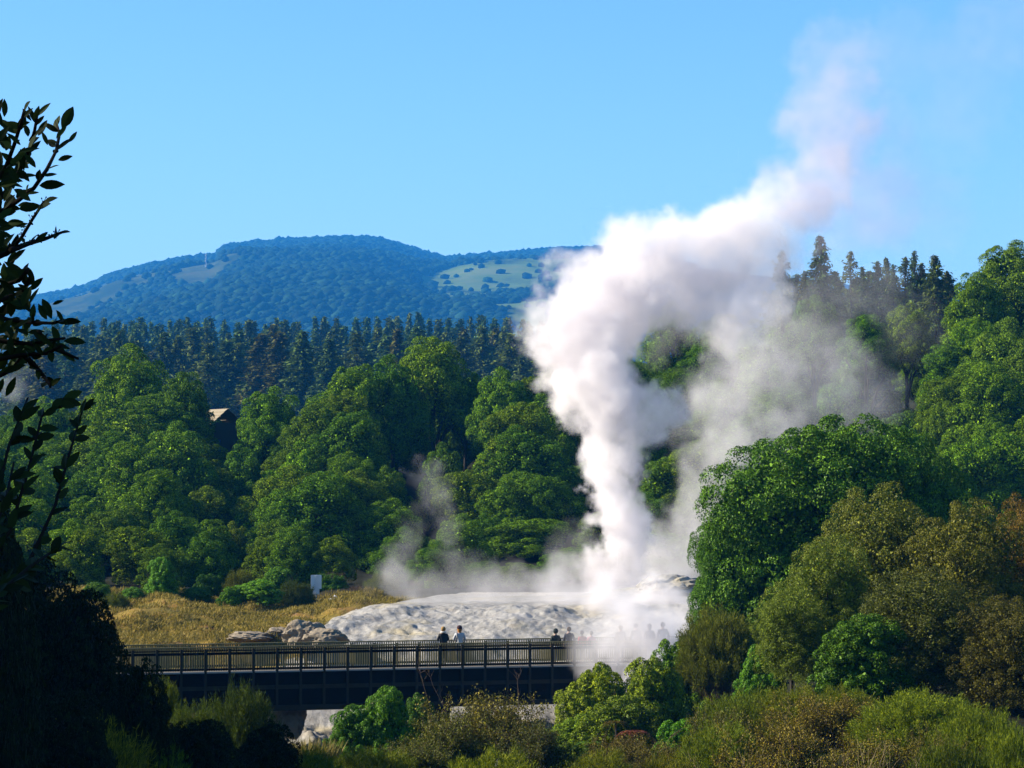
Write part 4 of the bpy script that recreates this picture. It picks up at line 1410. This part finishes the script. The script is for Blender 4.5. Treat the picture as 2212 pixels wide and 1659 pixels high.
# ------------------------------------------------------------------ sign, driftwood, boulders
sp_ = at(683, 1290, 156)
sgz = float(ground_h(sp_.x, 156))
sign = root('sign', (sp_.x, 156, sgz), 'grey notice sign on a single post at the top of the grass slope, back view', 'sign', rz=R(8))
zt, zb_ = at(683, 1242, 156).z - sgz, at(683, 1284, 156).z - sgz
q = 156 / FPX
MB().box((-11.5 * q, .03, zt - 30 * q), (11.5 * q, .05, zt)).build('panel', M['metal'], sign)
MB().box((-7 * q, .03, zb_), (7 * q, .05, zt - 30 * q - .004)).build('lower_panel', M['metal'], sign)
MB().box((-.035, -.03, -.3), (.035, .026, zt - .03)).build('post', M['metal'], sign)

dw = at(745, 1294, 155)
dgz = float(ground_h(dw.x, 155))
mb = MB()
for pts in ([(-.9, 0, .1), (-.4, .1, .16), (0, 0, .06), (.6, .1, .12), (1.3, 0, .02)], [(-.4, .1, .15), (-.6, .1, .32)]):
    mb.tube(pts, [.05] * len(pts), 6)
o = mb.build('fallen_branch', M['white'], None, True); o.location = (dw.x, 155, dgz)
tag(o, 'bleached white fallen branch lying right of the sign post', 'branch')


def boulder(px, py, Y, w, h, seed, lab, mat='rock'):
    p = at(px, py, Y)
    s_ = m_px(Y)
    bm = bmesh.new()
    bmesh.ops.create_icosphere(bm, subdivisions=4, radius=1)
    co = np.array([v.co[:] for v in bm.verts])
    n = fbm(co[:, 0] * 1.3 + seed, co[:, 1] * 1.3 + co[:, 2] * 1.7, 4, seed, True)
    n2 = fbm(co[:, 0] * 4 + seed, co[:, 1] * 4 + co[:, 2] * 7, 4, seed + 5)
    for v, a, b in zip(bm.verts, n, n2):
        v.co = v.co * (.55 + .6 * a + .35 * b)
        v.co = Vector((v.co.x * w * s_ / 2, v.co.y * w * s_ / 2.4, v.co.z * h * s_ * .8))
    me = bpy.data.meshes.new('boulder'); bm.to_mesh(me); bm.free()
    me.materials.append(M[mat])
    o = link('boulder', me)
    o.location = p
    tag(o, lab, 'boulder', 'rocks at the terrace foot')
    return o


boulder(658, 1374, 136.5, 80, 42, 1, 'brown cracked rock slab left of the pale terrace just above the railing')
boulder(705, 1381, 135.5, 80, 26, 2, 'pale grey lumpy rock right of the cracked slab above the railing')
boulder(540, 1376, 138, 90, 14, 3, 'low grey rock outcrop in the dry grass above the railing')
boulder(600, 1368, 139, 50, 14, 4, 'small jagged grey rock between outcrop and cracked slab')
boulder(330, 1292, 160, 60, 14, 5, 'row of pale stones at the top left of the grass slope')
boulder(390, 1298, 160, 50, 9, 6, 'flat pale stone right of the top left stones')
boulder(820, 1560, 110, 60, 50, 7, 'pale rock showing beneath the dark leafy shrubs')
boulder(1450, 1275, 152, 130, 36, 8, 'smooth rounded sinter mound right of the geyser vent', 'sinter')
boulder(620, 1545, 127, 70, 60, 9, 'grey rock at the left of the stream bank under the bridge')


# ------------------------------------------------------------------ foreground branch
def leaf_blade(mb, base, d, nrm, L, W, curl=.12):
    d = d.normalized(); sd = d.cross(nrm).normalized(); nrm = sd.cross(d).normalized()
    prof = [(0, .06), (.12, .5), (.3, .92), (.5, 1.0), (.7, .82), (.86, .45), (1.0, .03)]
    b = len(mb.v)
    for t, w in prof:
        c = base + d * L * t - nrm * curl * L * t * t
        for q, up in ((-1, .22), (0, 0), (1, .22)):
            mb.v.append(c + sd * q * W * .5 * w + nrm * up * W * w * .5)
    for i in range(len(prof) - 1):
        for j in range(2):
            mb.f.append([b + i * 3 + j, b + i * 3 + j + 1, b + i * 3 + j + 4, b + i * 3 + j + 3])


def fg(zx, zy, Y=6.0):           # a point read off the enlarged upper-left corner
    return at(zx * .4051, 192 + zy * .4051, Y)


FB = root('laurel_branch', (-1.6, 6.0, float(ground_h(-1.6, 6.0))), 'dark leafy branches with small seed heads hanging in at the left edge', 'tree')
inv = Matrix.Translation(FB.location).inverted()
TWI = [[(-260, 900), (-120, 760), (0, 660), (90, 600), (180, 530), (250, 430), (300, 330), (318, 240), (300, 180)],
       [(-200, 700), (-60, 560), (30, 420), (75, 300), (110, 190), (130, 110)],
       [(-220, 860), (-40, 640), (90, 470), (150, 340), (185, 220), (200, 130)],
       [(-200, 1020), (-60, 920), (30, 880), (110, 800), (170, 700), (235, 600)],
       [(60, 860), (150, 825), (240, 800), (330, 765)],
       [(-300, 1180), (-120, 1180), (40, 1230), (160, 1245), (280, 1250), (330, 1235)],
       [(-120, 1180), (20, 1120), (120, 1080), (160, 1010)],
       [(-300, 1330), (-100, 1330), (60, 1350), (180, 1360), (260, 1340), (345, 1330)],
       [(-250, 1500), (-60, 1450), (120, 1420), (250, 1410), (330, 1370)],
       [(200, 1300), (300, 1390), (420, 1440)],
       [(-250, 1600), (-60, 1560), (60, 1500), (120, 1420)],
       [(130, 1420), (190, 1480), (240, 1540), (270, 1590)],
       [(140, 970), (100, 1020), (20, 1050), (-100, 1060)]]
mb = MB()
twp = []
for ti, tw in enumerate(TWI):
    r_ = random.Random(ti)
    dy = r_.uniform(-.25, .25)
    pts = [inv @ fg(x, y, 6.0 + dy + .1 * math.sin(i)) for i, (x, y) in enumerate(tw)]
    n = len(pts)
    mb.tube(pts, [.0055 * (1 - .7 * i / (n - 1)) + .0012 for i in range(n)], 6)
    twp.append(pts)
# main limb out of view to the left and down to the ground
mb.tube([(0.0, 0, -.3), (-.05, .1, 1.2), (.0, 0, 2.2), (.08, 0, 3.2)], [.06, .05, .035, .02], 8)
for pts in twp:
    if pts[0].x < .35:
        mb.tube([Vector((.02, 0, max(.3, pts[0].z - .25))), pts[0]], [.012, .006], 6)
mb.build('limb', M['darkbark'], FB, True)
lm = MB()
r_ = random.Random(5)
EXPL = [(330, 210, 130, 62), (300, 265, 90, 58), (365, 285, 70, 55), (300, 330, 110, 40), (255, 300, 75, 115), (310, 380, 75, 12), (230, 465, 70, 8), (210, 515, 130, 6), (145, 560, 60, 8),
        (120, 105, 75, -55), (95, 230, 95, 60), (180, 165, 75, 70), (205, 250, 90, 58), (150, 255, 70, 100), (100, 640, 110, 12), (70, 730, 75, 10), (150, 330, 100, 60), (190, 420, 95, 130),
        (110, 300, 90, 130), (60, 395, 90, 35), (100, 500, 90, 120), (140, 945, 95, -62), (160, 1075, 90, 50), (325, 1245, 105, 6), (340, 1345, 112, -3), (280, 1150, 60, 20), (250, 1230, 95, 115),
        (280, 1265, 95, -70), (225, 1120, 110, -65), (300, 1180, 70, -60), (120, 1160, 120, 70), (170, 1235, 90, 90), (95, 1040, 70, -35), (40, 1080, 90, 10), (20, 1510, 120, 22), (60, 1420, 100, 100),
        (185, 1355, 80, -60), (200, 1310, 100, -40), (280, 1360, 90, -10), (150, 1300, 80, 5), (40, 930, 90, -30), (25, 950, 90, -38), (100, 980, 90, 140), (0, 860, 110, 50), (-10, 700, 100, 50),
        (20, 640, 90, 55), (10, 200, 130, 110), (-20, 300, 130, 70), (10, 420, 90, 100), (0, 520, 100, 20), (20, 600, 90, 60), (-10, 750, 110, 15), (30, 1640, 110, 60), (130, 1420, 90, 160)]
for (zx, zy, L, a) in EXPL:
    Y = 6.0 + r_.uniform(-.25, .25)
    u = Y / FPX * .4051
    an = R(a + r_.uniform(-6, 6))
    d = Vector((math.cos(an), r_.uniform(-.35, .35), math.sin(an)))
    nr = Vector((r_.uniform(-.7, .7), -1, r_.uniform(-.3, .9)))
    leaf_blade(lm, inv @ fg(zx, zy, Y), d, nr, L * u * 1.08, L * u * r_.uniform(.30, .48))
for pts in twp:
    for a, b in zip(pts, pts[1:]):
        for k in range(3):
            if r_.random() < .12: continue
            c = a.lerp(b, r_.random())
            if c.x + FB.location.x > -0.93 and r_.random() < .75: continue
            d = (b - a).normalized() + Vector((r_.uniform(-.8, .8), r_.uniform(-.7, .7), r_.uniform(-.5, .8)))
            leaf_blade(lm, c, d, Vector((r_.uniform(-1, 1), -1, r_.uniform(-.2, 1))), r_.uniform(.026, .043), r_.uniform(.010, .018))
for k in range(250):   # leaves deeper in along the edge of the picture
    zx, zy = r_.uniform(-160, 95) if r_.random() < .75 else r_.uniform(60, 170), r_.uniform(120, 1560)
    if zx > 60 and not (1000 < zy < 1480 or 300 < zy < 640): continue
    Y = 6.0 + r_.uniform(-.1, .7)
    an = r_.uniform(0, 6.28)
    d = Vector((math.cos(an), r_.uniform(-.6, .6), math.sin(an) * .8 + .2))
    leaf_blade(lm, inv @ fg(zx, zy, Y), d, Vector((r_.uniform(-1, 1), -1, r_.uniform(-.2, 1))), r_.uniform(.032, .05), r_.uniform(.014, .022))
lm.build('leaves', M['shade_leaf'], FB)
for pts in (twp[3][2:], twp[4], twp[11]):          # seed heads, one spray at a time
    sm = MB()
    for a, b in zip(pts, pts[1:]):
        for k in range(9):
            c = a.lerp(b, r_.random()); e = c + Vector((r_.uniform(-.007, .007), r_.uniform(-.006, .006), r_.uniform(-.004, .010)))
            sm.tube([c, e], [.0006, .0006], 4)
            sm.tube([e, e + (e - c).normalized() * .0016, e + (e - c).normalized() * .0034], [.0010, .0018, .0007], 5)
    sm.build('seed_head', M['darkbark'], FB)

# second, lower sprig nearer the camera
F2 = root('laurel_sprig', (-1.15, 4.4, float(ground_h(-1.15, 4.4))), 'dim shadowed sprig of large leaves low on the left edge', 'tree')
inv2 = Matrix.Translation(F2.location).inverted()
mb, lm = MB(), MB()
for ti, tw in enumerate([[(-60, 1250), (20, 1150), (60, 1020), (90, 900), (150, 850)], [(-60, 1320), (60, 1220), (120, 1090), (150, 980), (180, 880)],
                         [(-80, 1180), (-10, 1080), (20, 960), (60, 860)], [(-90, 1280), (-30, 1180), (10, 1090), (30, 1000)], [(-70, 1330), (0, 1280), (70, 1220), (130, 1180)]]):
    pts = [inv2 @ at(x, y, 4.4 + .12 * i - .2 * ti) for i, (x, y) in enumerate(tw)]
    n = len(pts)
    mb.tube([Vector((0, 0, -.1))] + pts, [.012] + [.004 * (1 - .6 * i / (n - 1)) for i in range(n)], 6)
    for a, b in zip(pts, pts[1:]):
        for k in range(9):
            c = a.lerp(b, r_.random())
            d = (b - a).normalized() + Vector((r_.uniform(-.9, 1.1), r_.uniform(-.6, .6), r_.uniform(-.6, .6)))
            leaf_blade(lm, c, d, Vector((r_.uniform(-1, 1), -1, r_.uniform(-.2, 1))), r_.uniform(.028, .044), r_.uniform(.011, .017))
mb.build('limb', M['darkbark'], F2, True)
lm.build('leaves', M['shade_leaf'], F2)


# ------------------------------------------------------------------ steam
def steam_mat(name, dens, aniso=0.2, col=(.925, .94, .955)):
    m, nt, out = new_mat(name)
    v = N(nt, 'ShaderNodeVolumePrincipled')
    v.inputs['Color'].default_value = (*col, 1)
    v.inputs['Density'].default_value = dens
    v.inputs['Anisotropy'].default_value = aniso
    nt.links.new(v.outputs[0], out.inputs['Volume'])
    return m


def steam(name, label, blobs, lo, hi, vox, dens, seed, warp=1.3, wisp=.6, col=(.915, .885, .895)):
    """a grid of water-vapour density: round puffs, bent by turbulence"""
    me = bpy.data.meshes.new(name)
    me.from_pydata([(0, 0, 0)], [], [])
    o = link(name, me)
    mat = steam_mat(name, dens, .2, col)
    me.materials.append(mat)
    ng = bpy.data.node_groups.new(name, 'GeometryNodeTree')
    ng.interface.new_socket('Geometry', in_out='INPUT', socket_type='NodeSocketGeometry')
    ng.interface.new_socket('Geometry', in_out='OUTPUT', socket_type='NodeSocketGeometry')
    nd, lk = ng.nodes, ng.links
    out = nd.new('NodeGroupOutput')
    pos = nd.new('GeometryNodeInputPosition').outputs[0]

    def vm(op, a, b):
        n = nd.new('ShaderNodeVectorMath'); n.operation = op
        for s_, v in zip(n.inputs, (a, b)):
            if isinstance(v, bpy.types.NodeSocket): lk.new(v, s_)
            else: s_.default_value = v
        return n.outputs['Value'] if op == 'DISTANCE' else n.outputs[0]

    def mth(op, a, b=None, c=None):
        n = nd.new('ShaderNodeMath'); n.operation = op
        for s_, v in zip(n.inputs, (a, b, c)):
            if v is None: continue
            if isinstance(v, bpy.types.NodeSocket): lk.new(v, s_)
            else: s_.default_value = v
        return n.outputs[0]

    def nz(scale, det, off, rough=.5):
        n = nd.new('ShaderNodeTexNoise')
        n.inputs['Scale'].default_value = scale; n.inputs['Detail'].default_value = det; n.inputs['Roughness'].default_value = rough
        lk.new(vm('ADD', pos, (off, off * .7, -off)), n.inputs['Vector'])
        return n
    w1 = vm('MULTIPLY', vm('SUBTRACT', nz(.22, 2, seed).outputs['Color'], (.5, .5, .5)), (warp * 3,) * 3)
    w2 = vm('MULTIPLY', vm('SUBTRACT', nz(.85, 6, seed + 9, .68).outputs['Color'], (.5, .5, .5)), (warp * 2.2,) * 3)
    p = vm('ADD', vm('ADD', pos, w1), w2)
    n0 = mth('MULTIPLY', mth('SUBTRACT', nz(.75, 8, seed + 55, .68).outputs[0], .30), 1.05)      # billows eat into the puffs
    cur = None
    for (c, r_, d, soft) in blobs:
        dist = vm('DISTANCE', p, tuple(c))
        t = mth('SUBTRACT', mth('MULTIPLY_ADD', dist, -1.0 / (r_ * 1.35), 1.0), mth('MULTIPLY', n0, .8))
        mr = nd.new('ShaderNodeMapRange'); mr.interpolation_type = 'SMOOTHSTEP'
        lk.new(t, mr.inputs[0])
        mr.inputs[1].default_value = 0.0; mr.inputs[2].default_value = soft
        mr.inputs[3].default_value = 0; mr.inputs[4].default_value = d
        cur = mr.outputs[0] if cur is None else mth('MAXIMUM', cur, mr.outputs[0])
    # thin steam breaks into wisps, dense steam does not
    n3 = nz(.45, 7, seed + 31, .64).outputs[0]
    br = nd.new('ShaderNodeMapRange'); br.interpolation_type = 'SMOOTHSTEP'
    lk.new(n3, br.inputs[0]); br.inputs[1].default_value = .36; br.inputs[2].default_value = .66; br.inputs[3].default_value = 1 - wisp; br.inputs[4].default_value = 1.0 + wisp * .5
    den = mth('MULTIPLY', cur, br.outputs[0])
    den = mth('MAXIMUM', mth('SUBTRACT', den, .004), 0.0)
    vc = nd.new('GeometryNodeVolumeCube')
    lk.new(den, vc.inputs['Density'])
    vc.inputs['Min'].default_value = lo; vc.inputs['Max'].default_value = hi
    for nm, a, b in zip(('Resolution X', 'Resolution Y', 'Resolution Z'), lo, hi):
        vc.inputs[nm].default_value = max(8, int((b - a) / vox))
    sm_ = nd.new('GeometryNodeSetMaterial')
    sm_.inputs['Material'].default_value = mat
    lk.new(vc.outputs[0], sm_.inputs[0]); lk.new(sm_.outputs[0], out.inputs[0])
    md = o.modifiers.new('steam', 'NODES'); md.node_group = ng
    tag(o, label, 'steam', kind='stuff')
    return o


def puffs(lst):
    out = []
    for (px, py, r_, Y, d, *s_) in lst:
        out.append((at(px, py, Y), r_ * m_px(Y), d, .13 if s_ else .30))
    return out


PLUME = puffs([
    (1322, 1285, 95, 158, .9), (1318, 1225, 66, 158, 1.0, .5), (1322, 1165, 61, 158, 1.0, .5), (1325, 1105, 61, 158, 1.0, .5), (1325, 1045, 63, 158, 1.0, .5), (1325, 985, 68, 158, 1.0, .5),
    (1325, 925, 78, 158, 1.0, .5), (1315, 865, 92, 158, 1.0, .5), (1395, 895, 66, 158, .75, .5), (1285, 805, 92, 158, 1.0, .5), (1265, 740, 105, 159, 1.0, .5), (1185, 720, 78, 158, .7), (1150, 705, 52, 158, .45),
    (1300, 670, 112, 160, .9, .5), (1265, 605, 78, 160, .8), (1222, 565, 44, 160, .5), (1385, 605, 108, 161, .8), (1480, 575, 112, 162, .75), (1565, 545, 112, 163, .7), (1640, 560, 105, 164, .6),
    (1600, 640, 95, 164, .55), (1665, 640, 66, 165, .4), (1570, 700, 62, 165, .3), (1650, 470, 82, 164, .42), (1700, 530, 70, 165, .35),
])
TOP = puffs([
    (1720, 430, 84, 166, .34), (1785, 365, 86, 167, .26), (1815, 300, 84, 168, .22), (1790, 225, 90, 168, .17), (1720, 265, 56, 167, .16), (1800, 140, 95, 168, .085), (1870, 450, 130, 168, .09), (1900, 330, 110, 169, .05),
    (1960, 420, 150, 170, .035), (2050, 180, 170, 172, .022), (1950, 110, 110, 170, .022), (2180, 60, 130, 172, .03)])
PLUME += puffs([
    (1500, 1100, 66, 166, .22), (1540, 1015, 74, 167, .26), (1590, 940, 80, 168, .24), (1560, 865, 80, 168, .20), (1660, 830, 100, 169, .15), (1750, 815, 95, 169, .13), (1825, 790, 75, 169, .12), (1870, 850, 50, 170, .08), (1700, 910, 80, 168, .18), (1800, 740, 70, 170, .07),
    (1600, 770, 86, 168, .18), (1700, 730, 76, 168, .08), (1750, 890, 66, 169, .14), (1850, 875, 38, 170, .06), (1450, 1170, 70, 164, .22), (1460, 1260, 76, 160, .45), (1400, 1220, 60, 160, .4),
    (1235, 1245, 62, 157, .22), (1160, 1265, 56, 157, .10), (1480, 1240, 110, 163, .16), (1380, 1180, 90, 164, .12), (1230, 1190, 70, 162, .06), (1550, 1120, 90, 167, .12), (1690, 760, 150, 170, .07), (1560, 900, 130, 170, .08), (1830, 860, 120, 171, .06), (1780, 660, 100, 172, .045), (1910, 640, 90, 174, .035), (1960, 700, 80, 174, .02), (1420, 760, 50, 165, .06), (1480, 690, 60, 165, .12)])
a_, b_ = at(1040, 1345, 158), at(2212, 40, 172)
steam('geyser_steam', 'tall white steam plume of the erupting geyser, bending right into thin cloud', PLUME, (a_.x - 1, 150, 1.5), (b_.x + 1, 180, b_.z + 3), .14, .92, 3.0, 1.5)
a_, b_ = at(1560, 620, 158), at(2330, -40, 172)
steam('thinning_steam', 'thin steam cloud drifting off the plume top, dimmed to mauve by its colour', TOP, (a_.x, 154, a_.z), (b_.x, 184, b_.z), .25, 1.0, 3.0, 1.5, .6, (.80, .74, .80))  # mauve albedo paints in the dimness of thin steam against the sky
LOW = puffs([(1350, 1360, 85, 126, .14), (1415, 1390, 75, 126, .17), (1280, 1390, 55, 126, .09), (1400, 1455, 66, 125.5, .15), (1310, 1455, 46, 125.5, .06), (1450, 1340, 55, 138, .12),
             (1330, 1320, 75, 146, .14), (1250, 1310, 60, 148, .08), (1420, 1300, 70, 148, .20), (1500, 1330, 60, 146, .12), (1170, 1300, 80, 149, .06), (1060, 1300, 80, 150, .04), (950, 1300, 70, 150, .03), (1100, 1340, 60, 142, .025), (1300, 1420, 60, 126, .08), (1250, 1350, 50, 130, .04), (1470, 1420, 46, 125.5, .12)])
a_, b_ = at(830, 1545, 136), at(1660, 1200, 150)
steam('drifting_steam', 'bluish white steam drifting low over the right end of the bridge', LOW, (a_.x, 121.5, -4), (b_.x, 150.5, 7), .16, 4.8, 14.0, .7, .7)
WISP = puffs([(865, 1225, 52, 160, .10), (872, 1165, 44, 161, .08), (880, 1110, 36, 162, .03), (850, 1275, 60, 158, .10), (800, 1280, 40, 157, .05), (940, 1060, 56, 164, .07), (965, 1130, 50, 164, .055), (1010, 1245, 60, 160, .05),
              (930, 1285, 60, 156, .07), (1060, 1280, 70, 156, .08), (1130, 1270, 60, 157, .09), (960, 1200, 50, 162, .03), (780, 1330, 50, 146, .025), (880, 1320, 60, 146, .025), (1000, 1310, 70, 148, .03)])
a_, b_ = at(740, 1380, 150), at(1200, 980, 166)
steam('steam_wisp', 'thin grey steam wisps rising from the terrace left of the geyser', WISP, (a_.x, 141, 0), (b_.x, 168, b_.z), .16, 1.25, 23.0, 1.2, .9)
EDGES = puffs([(20, 830, 40, 236, .04), (40, 790, 28, 238, .02)])
a_, b_ = at(-80, 960, 236), at(130, 740, 236)
steam('steam_wisp', 'faint pale steam behind the silhouetted leaves at the left edge', EDGES, (a_.x, 231, a_.z), (b_.x, 244, b_.z), .3, 2.0, 40.0, .9, .5, (.99, .99, .99))

# ------------------------------------------------------------------ haze
hb_ = MB().box((-6500, -420, -8.5), (6500, 9600, 560)).mesh('haze', None) if False else None
mm, nt, out = new_mat('haze')
pv = N(nt, 'ShaderNodeVolumePrincipled')
pv.inputs['Color'].default_value = (.04, .36, 1.0, 1)
pv.inputs['Density'].default_value = 0.00012
pv.inputs['Anisotropy'].default_value = 0.0
nt.links.new(pv.outputs[0], out.inputs['Volume'])
hz = MB().box((-6600, -430, -9.0), (6600, 9700, 520)).build('haze', mm)
tag(hz, 'thin blue air between the valley and the distant hills', 'haze', kind='stuff')

# ------------------------------------------------------------------ light, sky, camera
SUN_EL, SUN_AZ = R(30), R(-84)        # azimuth from +Y towards +X
sd_ = Vector((math.sin(SUN_AZ) * math.cos(SUN_EL), math.cos(SUN_AZ) * math.cos(SUN_EL), math.sin(SUN_EL)))
sun = bpy.data.lights.new('sun', 'SUN')
sun.energy = 5.0; sun.angle = R(.5); sun.color = (1.0, .90, .72)
so = bpy.data.objects.new('sun', sun); COL.objects.link(so)
so.rotation_euler = sd_.to_track_quat('Z', 'Y').to_euler()
so.location = (-60, 0, 60)
W = bpy.data.worlds.new('World'); SC.world = W; W.use_nodes = True
nt = W.node_tree
for n in list(nt.nodes): nt.nodes.remove(n)
sk = N(nt, 'ShaderNodeTexSky'); sk.sky_type = 'NISHITA'; sk.sun_disc = False
sk.sun_elevation = SUN_EL; sk.sun_rotation = SUN_AZ
sk.air_density = 1.0; sk.dust_density = 0.3; sk.ozone_density = 3.0; sk.altitude = 300
bg = N(nt, 'ShaderNodeBackground'); bg.inputs[1].default_value = .075
wo = N(nt, 'ShaderNodeOutputWorld')
hs = N(nt, 'ShaderNodeHueSaturation'); hs.inputs['Saturation'].default_value = 1.25
nt.links.new(sk.outputs[0], hs.inputs['Color']); nt.links.new(hs.outputs[0], bg.inputs[0]); nt.links.new(bg.outputs[0], wo.inputs[0])

cam = bpy.data.cameras.new('camera'); cam.lens = 100; cam.sensor_width = 36; cam.clip_end = 30000; cam.clip_start = .1
co = bpy.data.objects.new('camera', cam); COL.objects.link(co)
co.location = (0, 0, CAMZ); co.rotation_euler = (math.pi / 2 + PITCH, 0, 0)
SC.camera = co

SC.view_settings.view_transform = 'Standard'; SC.view_settings.look = 'None'
SC.view_settings.exposure = 1.45; SC.view_settings.gamma = 1
c = SC.cycles
c.max_bounces = 8; c.diffuse_bounces = 1; c.glossy_bounces = 1; c.transmission_bounces = 2; c.volume_bounces = 8; c.transparent_max_bounces = 8
c.use_denoising = True
c.sample_clamp_indirect = 6
c.volume_step_rate = 1.0
c.caustics_reflective = False; c.caustics_refractive = False
